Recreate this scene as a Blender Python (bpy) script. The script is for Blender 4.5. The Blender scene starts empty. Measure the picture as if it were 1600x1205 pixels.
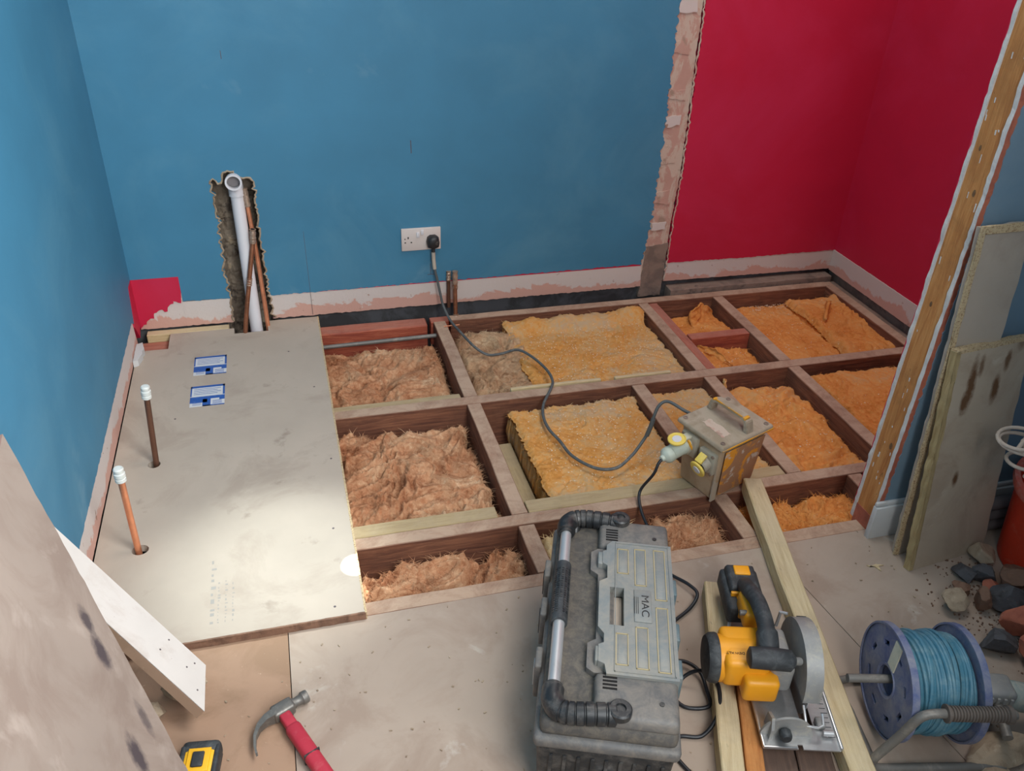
import bpy, bmesh, math, random
from mathutils import Vector, Matrix, noise, geometry
PI = math.pi
sc = bpy.context.scene
col = sc.collection
random.seed(7)

# ------------------------------------------------------------------ camera
CAM = Vector((0.5338, -2.8880, 1.4947))
yaw, pitch, roll = 0.28732, -0.5579, 0.04239
fw = Vector((math.sin(yaw)*math.cos(pitch), math.cos(yaw)*math.cos(pitch), math.sin(pitch)))
r0 = fw.cross(Vector((0, 0, 1))).normalized(); u0 = r0.cross(fw)
ri = math.cos(roll)*r0 + math.sin(roll)*u0; up = -math.sin(roll)*r0 + math.cos(roll)*u0
cd = bpy.data.cameras.new('camera'); cam = bpy.data.objects.new('camera', cd); col.objects.link(cam)
cam.matrix_world = Matrix(((ri.x, up.x, -fw.x, CAM.x), (ri.y, up.y, -fw.y, CAM.y), (ri.z, up.z, -fw.z, CAM.z), (0, 0, 0, 1)))
cd.sensor_width = 36; cd.lens = 36*1313.05/1600; cd.clip_start = 0.02
sc.camera = cam

# ------------------------------------------------------------------ world and lights
w = bpy.data.worlds.new('world'); sc.world = w; w.use_nodes = True
w.node_tree.nodes['Background'].inputs[0].default_value = (0.86, 0.93, 1.0, 1)
w.node_tree.nodes['Background'].inputs[1].default_value = 0.46
def lamp(name, kind, loc, target, energy, color, **kw):
    l = bpy.data.lights.new(name, kind); l.energy = energy; l.color = color
    for k, v in kw.items(): setattr(l, k, v)
    o = bpy.data.objects.new(name, l); col.objects.link(o); o.location = loc
    o.rotation_euler = (Vector(target)-Vector(loc)).to_track_quat('-Z', 'Y').to_euler()
    return o
lamp('window_daylight', 'AREA', (1.25, -3.25, 1.8), (0.25, -1.0, 0.95), 52, (0.95, 0.98, 1.0), shape='RECTANGLE', size=1.1, size_y=1.2)
lamp('left_wall_fill', 'AREA', (1.25, -2.35, 2.0), (0.0, -1.55, 1.15), 15, (0.93, 0.98, 1.0), shape='RECTANGLE', size=0.5, size_y=0.7, spread=math.radians(100))  # added fill lamp brightening the near left wall; no doorway is known there
lamp('roof_window_daylight', 'AREA', (1.75, -1.0, 3.0), (1.75, -0.7, 0.0), 26, (1.0, 0.95, 0.9), shape='RECTANGLE', size=1.1, size_y=0.9)
lamp('sun_patch', 'SPOT', (1.06, -0.74, 2.5), (0.42, -1.31, 0.0), 330, (0.84, 0.98, 1.0), spot_size=math.radians(16), spot_blend=1.0, shadow_soft_size=0.03)
lamp('sun_sliver', 'SPOT', (1.06, -0.80, 2.5), (0.612, -1.345, 0.02), 620, (1.0, 1.0, 0.97), spot_size=math.radians(1.7), spot_blend=0.12, shadow_soft_size=0.002)
sc.view_settings.view_transform = 'Standard'; sc.view_settings.look = 'None'
sc.view_settings.exposure = 0.0; sc.view_settings.gamma = 1.0; sc.view_settings.use_curve_mapping = False

# ------------------------------------------------------------------ materials
def srgb(r, g, b):
    f = lambda c: (c/255/12.92) if c/255 <= 0.04045 else ((c/255+0.055)/1.055)**2.4
    return (f(r), f(g), f(b), 1)
class NT:
    def __init__(s, m):
        s.t = m.node_tree; s.n = s.t.nodes; s.l = s.t.links; s.b = s.n['Principled BSDF']
        s.co = s.n.new('ShaderNodeTexCoord')
    def noise(s, scale, detail=4, rough=0.6, dist=0, stretch=None):
        n = s.n.new('ShaderNodeTexNoise'); n.inputs['Scale'].default_value = scale; n.inputs['Detail'].default_value = detail
        n.inputs['Roughness'].default_value = rough; n.inputs['Distortion'].default_value = dist
        if stretch:
            mp = s.n.new('ShaderNodeMapping'); mp.inputs['Scale'].default_value = stretch
            s.l.new(s.co.outputs['Object'], mp.inputs[0]); s.l.new(mp.outputs[0], n.inputs['Vector'])
        else: s.l.new(s.co.outputs['Object'], n.inputs['Vector'])
        return n.outputs['Fac']
    def ramp(s, fac, stops):
        r = s.n.new('ShaderNodeValToRGB'); e = r.color_ramp.elements
        while len(e) < len(stops): e.new(0.5)
        for k, (p, c) in enumerate(stops): e[k].position = p; e[k].color = c
        s.l.new(fac, r.inputs[0]); return r.outputs[0]
    def mask(s, fac, a, b): return s.ramp(fac, [(a, (0, 0, 0, 1)), (b, (1, 1, 1, 1))])
    def mix(s, f, a, b):
        m = s.n.new('ShaderNodeMix'); m.data_type = 'RGBA'
        if isinstance(f, float): m.inputs[0].default_value = f
        else: s.l.new(f, m.inputs[0])
        for i, v in ((6, a), (7, b)):
            if isinstance(v, tuple): m.inputs[i].default_value = v
            else: s.l.new(v, m.inputs[i])
        return m.outputs[2]
    def math(s, op, a, b):
        m = s.n.new('ShaderNodeMath'); m.operation = op
        for i, v in ((0, a), (1, b)):
            if isinstance(v, (int, float)): m.inputs[i].default_value = v
            else: s.l.new(v, m.inputs[i])
        return m.outputs[0]
    def bump(s, h, strength, dist=0.002):
        b = s.n.new('ShaderNodeBump'); b.inputs['Strength'].default_value = strength; b.inputs['Distance'].default_value = dist
        s.l.new(h, b.inputs['Height']); s.l.new(b.outputs[0], s.b.inputs['Normal'])
    def up(s):
        g = s.n.new('ShaderNodeNewGeometry'); x = s.n.new('ShaderNodeSeparateXYZ'); s.l.new(g.outputs['Normal'], x.inputs[0]); return x.outputs[2]
MATS = {}
def mat(name, base, rough=0.6, metal=0.0, var=0.12, scale=8, bump=0.15, bscale=60, bdist=0.001, dust=0.0, dustc=(165, 155, 142), stretch=None, **kw):
    """general surface: base colour with mottling, optional settled dust, fine bump"""
    m = bpy.data.materials.new(name); m.use_nodes = True; t = NT(m)
    c = srgb(*base)
    lo = tuple(v*(1-var) for v in c[:3])+(1,); hi = tuple(min(1, v*(1+var)) for v in c[:3])+(1,)
    colr = t.ramp(t.noise(scale, 5, 0.65, 0.4, stretch), [(0.3, lo), (0.7, hi)])
    if dust > 0:
        mk = t.mask(t.noise(scale*2.3, 6, 0.75, 0.5), 0.62-dust*0.5, 0.95-dust*0.4)
        colr = t.mix(mk, colr, srgb(*dustc))
    t.l.new(colr, t.b.inputs['Base Color'])
    t.b.inputs['Roughness'].default_value = rough; t.b.inputs['Metallic'].default_value = metal
    if bump: t.bump(t.noise(bscale, 5, 0.6, 0, stretch), bump, bdist)
    MATS[name] = m; return m
def spots(name, base, second, nscale, a, b, third=None, n3=30, a3=0.6, b3=0.7, rough=0.85, bump=0.3, bscale=80, bdist=0.0015, var=0.08, stretch=None):
    m = bpy.data.materials.new(name); m.use_nodes = True; t = NT(m)
    c = srgb(*base); lo = tuple(v*(1-var) for v in c[:3])+(1,); hi = tuple(min(1, v*(1+var)) for v in c[:3])+(1,)
    colr = t.ramp(t.noise(3.5, 5, 0.6), [(0.3, lo), (0.7, hi)])
    colr = t.mix(t.mask(t.noise(nscale, 6, 0.65, 0.6, stretch), a, b), colr, srgb(*second))
    if third: colr = t.mix(t.mask(t.noise(n3, 5, 0.6, 0.3), a3, b3), colr, srgb(*third))
    t.l.new(colr, t.b.inputs['Base Color']); t.b.inputs['Roughness'].default_value = rough
    if bump: t.bump(t.noise(bscale, 6, 0.65, 0, stretch), bump, bdist)
    MATS[name] = m; return m
M = {}
M['blue'] = spots('blue_wall_paint', (60, 122, 152), (78, 134, 160), 2.2, 0.5, 0.78, (118, 156, 174), 3.1, 0.66, 0.86, rough=0.62, bump=0.08, bscale=45)
M['pink'] = spots('pink_wall_paint', (192, 22, 60), (200, 40, 80), 2.0, 0.45, 0.8, rough=0.6, bump=0.06, bscale=60, var=0.05)
m_ = bpy.data.materials.new('bare_plaster'); m_.use_nodes = True; t = NT(m_)      # white filler above, pink undercoat below
sz = t.n.new('ShaderNodeSeparateXYZ'); t.l.new(t.co.outputs['Object'], sz.inputs[0])
hh = t.math('ADD', sz.outputs[2], t.math('MULTIPLY', t.math('SUBTRACT', t.noise(7, 5, 0.65, 0.8), 0.5), 0.16))
c_ = t.mix(t.mask(hh, 0.060, 0.064), srgb(202, 158, 142), srgb(206, 194, 186))
c_ = t.mix(t.mask(t.noise(24, 5, 0.6), 0.66, 0.69), c_, srgb(160, 126, 108))
t.l.new(c_, t.b.inputs['Base Color']); t.b.inputs['Roughness'].default_value = 0.9
t.bump(t.noise(50, 6, 0.65), 0.5, 0.003); M['plaster'] = m_
M['bluegrey'] = spots('grey_blue_wall_paint', (112, 136, 152), (126, 146, 158), 3, 0.45, 0.7, rough=0.6, bump=0.06)
M['scar'] = spots('wall_scar_plaster', (190, 150, 134), (200, 178, 160), 9, 0.47, 0.53, (164, 138, 120), 14, 0.58, 0.66, bump=0.6, bscale=40, bdist=0.004, stretch=(2, 1, 1))
M['greyscar'] = spots('old_grey_mortar', (142, 122, 108), (118, 102, 92), 12, 0.45, 0.6, (92, 80, 74), 30, 0.6, 0.7, bump=0.7, bscale=40, bdist=0.004)
M['mortar'] = spots('chase_brick', (126, 112, 96), (66, 54, 46), 16, 0.50, 0.60, (160, 142, 118), 22, 0.58, 0.66, bump=0.9, bscale=50, bdist=0.006)
M['darkwall'] = spots('dark_blockwork', (82, 82, 84), (60, 58, 58), 8, 0.45, 0.6, bump=0.4, bscale=60)
M['chip'] = spots('dusty_chipboard', (178, 163, 147), (168, 152, 136), 4, 0.5, 0.62, (154, 138, 122), 11, 0.63, 0.74, rough=0.6, bump=0.12, bscale=150, bdist=0.0008)
M['chipedge'] = spots('chipboard_edge', (196, 172, 134), (150, 118, 84), 220, 0.5, 0.62, (214, 196, 164), 300, 0.6, 0.7, bump=0.7, bscale=260, bdist=0.002)
M['floorb'] = spots('worn_floorboard', (168, 150, 134), (156, 136, 120), 5, 0.48, 0.64, (190, 180, 168), 8, 0.64, 0.76, bump=0.15, bscale=90, bdist=0.001)
M['brownb'] = spots('tan_floorboard', (160, 128, 104), (146, 116, 92), 6, 0.45, 0.6, (182, 154, 130), 60, 0.68, 0.74, bump=0.2, bscale=110, bdist=0.001)
M['stained'] = spots('stained_sheet', (178, 162, 150), (166, 146, 132), 5, 0.45, 0.62, (196, 182, 170), 10, 0.6, 0.72, bump=0.12, bscale=80)
M['bigsheet'] = spots('knotty_stained_sheet', (154, 138, 126), (142, 124, 112), 6, 0.45, 0.62, (168, 152, 140), 10, 0.6, 0.72, bump=0.15, bscale=60)
M['streaky'] = spots('streaked_board', (186, 168, 146), (172, 152, 130), 6, 0.45, 0.62, (198, 184, 164), 10, 0.6, 0.72, bump=0.15, bscale=60)
def add_stains(m, spots_, colour):
    """soft dark stains soaked into a sheet, each an ellipse with a ragged outline"""
    t = NT(m); src = t.b.inputs['Base Color'].links[0].from_socket; nz = t.noise(45, 5, 0.7)
    for (c, rot, r1, r2, k) in spots_:
        mp = t.n.new('ShaderNodeMapping'); mp.vector_type = 'TEXTURE'; mp.inputs['Location'].default_value = c; mp.inputs['Rotation'].default_value = rot; mp.inputs['Scale'].default_value = (r1, r2, r2)
        t.l.new(t.co.outputs['Object'], mp.inputs[0]); g = t.n.new('ShaderNodeTexGradient'); g.gradient_type = 'SPHERICAL'; t.l.new(mp.outputs[0], g.inputs[0])
        f = t.math('ADD', g.outputs[1], t.math('MULTIPLY', t.math('SUBTRACT', nz, 0.5), 0.9))
        f = t.math('MULTIPLY', t.math('MULTIPLY', t.mask(f, 0.15, 0.65), t.mask(g.outputs[1], 0.02, 0.3)), k); src = t.mix(f, src, srgb(*colour))
    t.l.new(src, t.b.inputs['Base Color'])
def wood(name, base, dark, light, dust=None, rough=0.8, axis='Y', up=0.0):
    """sawn timber: grain along its length, dust lying on upward faces"""
    m = bpy.data.materials.new(name); m.use_nodes = True; t = NT(m)
    st = {'X': (2, 26, 26), 'Y': (26, 2, 26), 'Z': (26, 26, 2)}[axis]
    g = t.noise(3.0, 5, 0.6, 1.2, st)
    colr = t.ramp(g, [(0.3, srgb(*dark)), (0.5, srgb(*base)), (0.72, srgb(*light))])
    colr = t.mix(t.mask(t.noise(7, 5, 0.7, 0.3), 0.5, 0.8), colr, srgb(*[v*0.8 for v in base]))
    colr = t.mix(t.mask(t.noise(26, 6, 0.7, 0.5, tuple(1+(v-1)*.12 for v in st)), 0.64, 0.72), colr, srgb(*[v*0.62 for v in base]))
    if dust:
        mk = t.math('MULTIPLY', t.mask(t.up(), 0.6, 0.9), t.ramp(t.noise(9, 7, 0.8, 0.6), [(0.36, (up*0.45,)*3+(1,)), (0.58, (up,)*3+(1,))]))
        colr = t.mix(mk, colr, srgb(*dust))
    t.l.new(colr, t.b.inputs['Base Color']); t.b.inputs['Roughness'].default_value = rough
    t.bump(t.noise(16, 5, 0.6, 0.6, st), 0.6, 0.003)
    return m
for ax in 'XYZ':
    M['joist'+ax] = wood('old_joist_'+ax, (124, 78, 56), (92, 54, 40), (152, 100, 72), (188, 160, 136), axis=ax, up=0.95)
    M['new'+ax] = wood('new_timber_'+ax, (206, 184, 140), (184, 158, 112), (220, 202, 160), (196, 180, 158), axis=ax, up=0.35)
    M['orange'+ax] = wood('orange_timber_'+ax, (198, 132, 72), (176, 108, 56), (212, 152, 92), None, axis=ax)
    M['red'+ax] = wood('red_timber_'+ax, (164, 78, 54), (134, 56, 42), (196, 110, 78), (184, 132, 114), axis=ax, up=0.6)
    M['green'+ax] = wood('treated_batten_'+ax, (172, 148, 104), (150, 124, 82), (188, 166, 122), (184, 164, 136), axis=ax, up=0.5)
M['darkplank'] = wood('dark_old_plank', (84, 62, 52), (60, 44, 38), (112, 84, 68), (120, 98, 84), axis='Y', up=0.5)
def wool(name, stops, fleck=None):
    m = bpy.data.materials.new(name); m.use_nodes = True; t = NT(m)
    n = t.math('ADD', t.math('MULTIPLY', t.noise(5, 4, 0.6, 0.5), 0.55), t.math('MULTIPLY', t.noise(60, 5, 0.7, 0.8), 0.45))
    colr = t.ramp(n, [(p, srgb(*c)) for p, c in stops])
    if fleck: colr = t.mix(t.mask(t.noise(150, 2, 0.5), 0.70, 0.74), colr, srgb(*fleck))
    t.l.new(colr, t.b.inputs['Base Color']); t.b.inputs['Roughness'].default_value = 1.0
    t.b.inputs['Specular IOR Level'].default_value = 0.1
    t.bump(t.math('ADD', t.noise(90, 6, 0.75, 1.5), t.noise(420, 3, 0.6, 0.6)), 0.7, 0.004)
    return m
M['wool_brown'] = wool('brown_mineral_wool', [(0.34, (128, 72, 44)), (0.45, (186, 130, 94)), (0.54, (208, 160, 122)), (0.66, (232, 200, 164))])  # darkest stop puts the shade of the crevices into the colour
M['wool_dull'] = wool('dull_brown_wool', [(0.34, (134, 92, 62)), (0.45, (182, 142, 108)), (0.55, (204, 170, 134)), (0.66, (226, 202, 168))])
M['wool_yellow'] = wool('yellow_glass_wool', [(0.34, (200, 132, 62)), (0.45, (224, 160, 88)), (0.53, (220, 172, 114)), (0.62, (204, 174, 138))], (244, 230, 206))
M['wool_orange'] = wool('orange_glass_wool', [(0.34, (198, 112, 46)), (0.45, (226, 148, 78)), (0.54, (232, 162, 92)), (0.66, (220, 172, 120))], (244, 224, 194))
M['wool_cream'] = wool('cream_wool', [(0.3, (206, 168, 116)), (0.5, (226, 196, 146)), (0.7, (238, 218, 178))])
M['copper'] = mat('copper', (226, 150, 112), rough=0.36, metal=0.7, var=0.2, scale=20, bump=0.05)
M['oldcopper'] = mat('tarnished_copper', (132, 84, 58), rough=0.5, metal=0.5, var=0.3, scale=18, bump=0.1, dust=0.3, dustc=(170, 110, 80))
M['darkcopper'] = mat('dark_copper', (112, 78, 62), rough=0.45, metal=0.6, var=0.25, scale=14, bump=0.05)
M['solder'] = mat('soldered_fitting', (176, 150, 130), rough=0.4, metal=0.5, var=0.4, scale=60, bump=0.5, bscale=120, bdist=0.003)
M['whiteplastic'] = mat('white_plastic', (214, 212, 214), rough=0.4, var=0.03, bump=0.02)
M['capplastic'] = mat('dusty_white_cap', (210, 212, 206), rough=0.55, var=0.06, bump=0.1, dust=0.2)
M['socketplastic'] = mat('socket_plastic', (210, 198, 190), rough=0.4, var=0.03, bump=0.02)
M['black'] = mat('black_plastic', (34, 34, 36), rough=0.45, var=0.2, bump=0.1, dust=0.12)
M['hole'] = mat('hole_dark', (20, 16, 14), rough=0.9, var=0.1, bump=0)
M['cable'] = mat('grey_cable_sheath', (84, 88, 88), rough=0.6, var=0.12, bump=0.1, dust=0.15)
M['blackcable'] = mat('black_cable_sheath', (30, 32, 36), rough=0.4, var=0.12, bump=0.05)
M['tape'] = mat('cable_tape', (178, 166, 150), rough=0.7, var=0.1, bump=0.3)
M['tbgrey'] = mat('toolbox_grey_plastic', (96, 94, 92), rough=0.6, var=0.1, scale=12, bump=0.15, bscale=120, dust=0.42, dustc=(140, 130, 118))
M['tbdark'] = mat('toolbox_black_plastic', (32, 34, 36), rough=0.42, var=0.2, scale=12, bump=0.15, dust=0.32, dustc=(104, 98, 92))
M['tbgutter'] = mat('toolbox_dusty_gutter', (78, 74, 70), rough=0.8, var=0.2, scale=25, bump=0.4, dust=0.4, dustc=(116, 106, 92))
M['tbclear'] = mat('toolbox_dusty_clear_lid', (120, 126, 126), rough=0.45, var=0.08, scale=7, bump=0.1, dust=0.5, dustc=(156, 148, 134))
M['tblatch'] = mat('toolbox_blue_grey_latch', (92, 112, 118), rough=0.5, var=0.1, bump=0.1, dust=0.2)
M['brass'] = mat('mould_line', (178, 160, 120), rough=0.5, var=0.1, bump=0)
M['steel'] = mat('satin_steel', (190, 190, 190), rough=0.42, metal=0.6, var=0.1, bump=0.05, dust=0.1)
M['alu'] = mat('cast_aluminium', (150, 149, 146), rough=0.5, metal=0.25, var=0.1, scale=20, bump=0.2, dust=0.25, dustc=(190, 180, 160))
M['shoe'] = mat('bright_steel_plate', (200, 200, 200), rough=0.3, metal=0.8, var=0.12, scale=30, bump=0.1, dust=0.12)
M['yellow'] = mat('yellow_tool_plastic', (236, 158, 28), rough=0.45, var=0.06, bump=0.1, dust=0.12, dustc=(206, 160, 90))
M['toolblack'] = mat('black_tool_rubber', (48, 50, 52), rough=0.6, var=0.15, scale=14, bump=0.3, bscale=160, dust=0.28, dustc=(96, 100, 100))
M['print'] = mat('black_print', (60, 40, 20), rough=0.6, var=0.1, bump=0)
M['tx'] = spots('dirty_yellow_paint', (178, 152, 122), (162, 132, 100), 7, 0.45, 0.6, (222, 150, 40), 13, 0.66, 0.7, bump=0.4, bscale=50, bdist=0.002)
M['txface'] = spots('worn_sticker_face', (164, 118, 84), (222, 146, 40), 10, 0.5, 0.56, (196, 176, 160), 22, 0.58, 0.63, bump=0.5, bscale=60, bdist=0.002)
M['txgrime'] = spots('grey_grime', (174, 158, 138), (150, 134, 112), 9, 0.45, 0.6, bump=0.35, bscale=60, bdist=0.001)
M['txyellow'] = spots('chipped_yellow', (226, 158, 40), (170, 140, 100), 14, 0.5, 0.6, bump=0.3)
M['sockgrey'] = mat('socket_grey', (168, 160, 142), rough=0.55, var=0.1, bump=0.1, dust=0.25)
M['flap'] = mat('yellow_socket_flap', (232, 202, 92), rough=0.5, var=0.08, bump=0.1, dust=0.15)
M['plug'] = mat('pale_green_grey_plug', (190, 196, 180), rough=0.5, var=0.06, bump=0.1, dust=0.15)
M['reelblue'] = mat('blue_reel_plastic', (70, 84, 130), rough=0.5, var=0.15, scale=10, bump=0.15, dust=0.6, dustc=(138, 138, 146))
M['reelcable'] = mat('teal_cable', (66, 118, 138), rough=0.5, var=0.12, scale=14, bump=0.1, dust=0.35, dustc=(120, 150, 156))
M['tube'] = mat('grey_painted_tube', (112, 108, 102), rough=0.5, metal=0.2, var=0.12, bump=0.15, dust=0.2)
M['grip'] = mat('ribbed_grip_rubber', (98, 88, 80), rough=0.6, var=0.12, bump=0.2)
M['label'] = mat('cream_label', (206, 200, 178), rough=0.6, var=0.1, scale=40, bump=0.1, dust=0.1)
M['bucket'] = mat('red_bucket', (206, 52, 24), rough=0.5, var=0.1, scale=14, bump=0.1, dust=0.14, dustc=(210, 120, 96))
M['bucketrim'] = mat('dusty_red_rim', (206, 92, 74), rough=0.6, var=0.1, scale=14, bump=0.1, dust=0.3, dustc=(200, 160, 150))
M['paddle'] = mat('plaster_coated_wire', (190, 172, 156), rough=0.8, var=0.12, scale=20, bump=0.4)
M['hose'] = mat('grey_hose', (118, 112, 112), rough=0.7, var=0.12, bump=0.2)
M['stone_dark'] = spots('dark_stone', (86, 84, 86), (66, 62, 62), 24, 0.45, 0.6, (118, 112, 106), 40, 0.62, 0.72, bump=0.8, bscale=60, bdist=0.004)
M['stone_beige'] = spots('beige_mortar_lump', (168, 148, 124), (140, 120, 98), 22, 0.45, 0.6, (190, 174, 150), 40, 0.6, 0.7, bump=0.8, bscale=60, bdist=0.004)
M['stone_brown'] = spots('brown_lump', (132, 98, 78), (104, 76, 60), 22, 0.45, 0.6, bump=0.8, bscale=60, bdist=0.004)
M['brick'] = spots('broken_brick', (186, 106, 80), (166, 92, 72), 18, 0.45, 0.6, (196, 140, 116), 34, 0.62, 0.7, bump=0.7, bscale=60, bdist=0.003)
M['hammersteel'] = mat('worn_hammer_steel', (122, 118, 112), rough=0.5, metal=0.6, var=0.2, scale=30, bump=0.3, dust=0.25, dustc=(168, 160, 150))
M['hammergrip'] = mat('pink_red_grip', (176, 46, 62), rough=0.55, var=0.08, bump=0.15, dust=0.12, dustc=(190, 110, 110))
M['tapeyellow'] = mat('tape_yellow', (236, 176, 38), rough=0.4, var=0.05, bump=0.05)
M['sticker'] = mat('sticker_white', (206, 206, 206), rough=0.5, var=0.04, bump=0)
M['stickerblue'] = mat('sticker_blue', (44, 88, 160), rough=0.5, var=0.06, scale=30, bump=0, dust=0.1, dustc=(140, 160, 190))
M['stamp'] = mat('faded_ink', (152, 146, 138), rough=0.8, var=0.05, bump=0)
M['smudge'] = mat('dark_stain', (92, 82, 84), rough=0.85, var=0.2, scale=40, bump=0.1)
M['smear'] = spots('brown_adhesive_smear', (120, 88, 58), (98, 68, 42), 30, 0.45, 0.6, bump=0.8, bscale=80, bdist=0.003)
M['gypsum'] = mat('gypsum_edge', (214, 208, 202), rough=0.9, var=0.08, scale=60, bump=0.7, bscale=120, bdist=0.003)
M['skirt'] = mat('white_skirting_paint', (196, 196, 194), rough=0.45, var=0.05, bump=0.05, dust=0.1)
M['whiteboard'] = spots('white_faced_plank', (204, 196, 188), (190, 178, 168), 7, 0.5, 0.65, (176, 160, 146), 60, 0.7, 0.74, bump=0.12)
M['teal'] = mat('dusty_teal_casing', (120, 140, 138), rough=0.6, var=0.15, scale=18, bump=0.3, dust=0.5, dustc=(180, 172, 158))
M['fleck'] = mat('pale_wood_chips', (228, 206, 176), rough=0.8, var=0.1, bump=0)

# ------------------------------------------------------------------ building helpers
class MB:
    def __init__(s): s.bm = bmesh.new()
    def box(s, x0, x1, y0, y1, z0, z1, bev=0.0, seg=2, mtx=None):
        r = bmesh.ops.create_cube(s.bm, size=1.0); vs = r['verts']
        for v in vs: v.co = Vector((x0+(v.co.x+.5)*(x1-x0), y0+(v.co.y+.5)*(y1-y0), z0+(v.co.z+.5)*(z1-z0)))
        if mtx: bmesh.ops.transform(s.bm, matrix=mtx, verts=vs)
        if bev:
            es = list({e for v in vs for e in v.link_edges})
            bmesh.ops.bevel(s.bm, geom=es, offset=bev, segments=seg, profile=0.5, affect='EDGES')
        return s
    def prism(s, pts, lo, hi, axis='Z', holes=(), bev=0.0):
        """polygon (with holes) extruded between lo and hi along an axis; or lo / hi functions"""
        def P(a, b, c): return {'Z': Vector((a, b, c)), 'Y': Vector((a, c, b)), 'X': Vector((c, a, b))}[axis]
        loops = [list(pts)]+[list(h) for h in holes]
        flat = [p for L in loops for p in L]
        tri = geometry.tessellate_polygon([[Vector((p[0], p[1], 0)) for p in L] for L in loops])
        a = [s.bm.verts.new(P(p[0], p[1], lo)) for p in flat]; b = [s.bm.verts.new(P(p[0], p[1], hi)) for p in flat]
        fs = []
        for t in tri:
            try: fs.append(s.bm.faces.new([a[i] for i in t])); fs.append(s.bm.faces.new([b[i] for i in reversed(t)]))
            except ValueError: pass
        k = 0
        for L in loops:
            n = len(L)
            for i in range(n):
                j = (i+1) % n
                try: fs.append(s.bm.faces.new((a[k+i], a[k+j], b[k+j], b[k+i])))
                except ValueError: pass
            k += n
        return s
    def hexa(s, c8):
        v = [s.bm.verts.new(Vector(c)) for c in c8]
        for f in ((0, 3, 2, 1), (4, 5, 6, 7), (0, 1, 5, 4), (1, 2, 6, 5), (2, 3, 7, 6), (3, 0, 4, 7)): s.bm.faces.new([v[i] for i in f])
        return s
    def tube(s, pts, r, seg=10, closed=False, caps=True, prof=None):
        pts = [Vector(p) for p in pts]; n = len(pts); rings = []
        nrm = None
        for i, p in enumerate(pts):
            if closed: d = pts[(i+1) % n]-pts[i-1]
            else: d = pts[min(i+1, n-1)]-pts[max(i-1, 0)]
            d.normalize()
            if nrm is None:
                nrm = d.orthogonal().normalized()
            nrm = (nrm-d*nrm.dot(d)).normalized(); b = d.cross(nrm)
            rr = r(i/(n-1)) if callable(r) else r
            ring = []
            for k in range(seg):
                a = 2*PI*k/seg; ring.append(s.bm.verts.new(p+rr*(math.cos(a)*nrm+math.sin(a)*b)))
            rings.append(ring)
        m = n if closed else n-1
        for i in range(m):
            A, B = rings[i], rings[(i+1) % n]
            for k in range(seg): s.bm.faces.new((A[k], A[(k+1) % seg], B[(k+1) % seg], B[k]))
        if caps and not closed:
            s.bm.faces.new(list(reversed(rings[0]))); s.bm.faces.new(rings[-1])
        return s
    def lathe(s, prof, seg=32, mtx=None, close=True):
        """prof: (radius, height) list revolved about z"""
        rings = []
        for r, h in prof:
            rings.append([s.bm.verts.new(Vector((max(r, 1e-5)*math.cos(2*PI*k/seg), max(r, 1e-5)*math.sin(2*PI*k/seg), h))) for k in range(seg)])
        for A, B in zip(rings, rings[1:]):
            for k in range(seg): s.bm.faces.new((A[k], A[(k+1) % seg], B[(k+1) % seg], B[k]))
        if close:
            s.bm.faces.new(list(reversed(rings[0]))); s.bm.faces.new(rings[-1])
        if mtx: bmesh.ops.transform(s.bm, matrix=mtx, verts=[v for R_ in rings for v in R_])
        return s
    def build(s, name, m, parent=None, smooth=35, loc=None, rot=None, origin=None):
        bmesh.ops.recalc_face_normals(s.bm, faces=s.bm.faces)
        if origin is not None:
            bmesh.ops.translate(s.bm, vec=-Vector(origin), verts=s.bm.verts)
        me = bpy.data.meshes.new(name); s.bm.to_mesh(me); s.bm.free()
        if smooth:
            for p in me.polygons: p.use_smooth = True
            if smooth < 180:
                try: me.set_sharp_from_angle(angle=math.radians(smooth))
                except Exception: pass
        me.materials.append(m)
        o = bpy.data.objects.new(name, me); col.objects.link(o)
        if parent: o.parent = parent
        if origin is not None: o.location = origin
        if loc: o.location = loc
        if rot: o.rotation_euler = rot
        return o
def empty(name, loc=(0, 0, 0), rz=0, rot=None):
    o = bpy.data.objects.new(name, None); col.objects.link(o); o.location = loc
    o.rotation_euler = rot if rot else (0, 0, rz); o.empty_display_size = 0.05
    return o
def tag(o, label, cat, group=None, kind=None):
    o['label'] = label; o['category'] = cat
    if group: o['group'] = group
    if kind: o['kind'] = kind
    return o
def struct(o): o['kind'] = 'structure'; return o
def smoothpath(pts, k=8):
    P = [Vector(p) for p in pts]; P = [2*P[0]-P[1]]+P+[2*P[-1]-P[-2]]; out = []
    for i in range(1, len(P)-2):
        for j in range(k):
            t = j/k; a, b, c, d = P[i-1:i+3]
            out.append(0.5*((2*b)+(c-a)*t+(2*a-5*b+4*c-d)*t*t+(3*b-a-3*c+d)*t**3))
    out.append(P[-2]); return out
def ragged(pts, amp, step=0.012, seed=0, keep=()):
    """subdivide an outline and disturb it; edges whose index is in keep stay straight"""
    out = []; n = len(pts)
    for i in range(n):
        a = Vector(pts[i]+(0,)) if len(pts[i]) == 2 else Vector(pts[i]); b = Vector(pts[(i+1) % n]+(0,))
        out.append((a.x, a.y))
        if i in keep: continue
        L = (b-a).length; k = max(1, int(L/step)); d = (b-a).normalized(); q = Vector((-d.y, d.x, 0))
        for j in range(1, k):
            p = a.lerp(b, j/k)
            o = noise.noise(Vector((p.x*40+seed, p.y*40, seed)))*amp+noise.noise(Vector((p.x*150, p.y*150+seed, 3)))*amp*0.6
            out.append((p.x+q.x*o, p.y+q.y*o))
    return out
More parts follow.
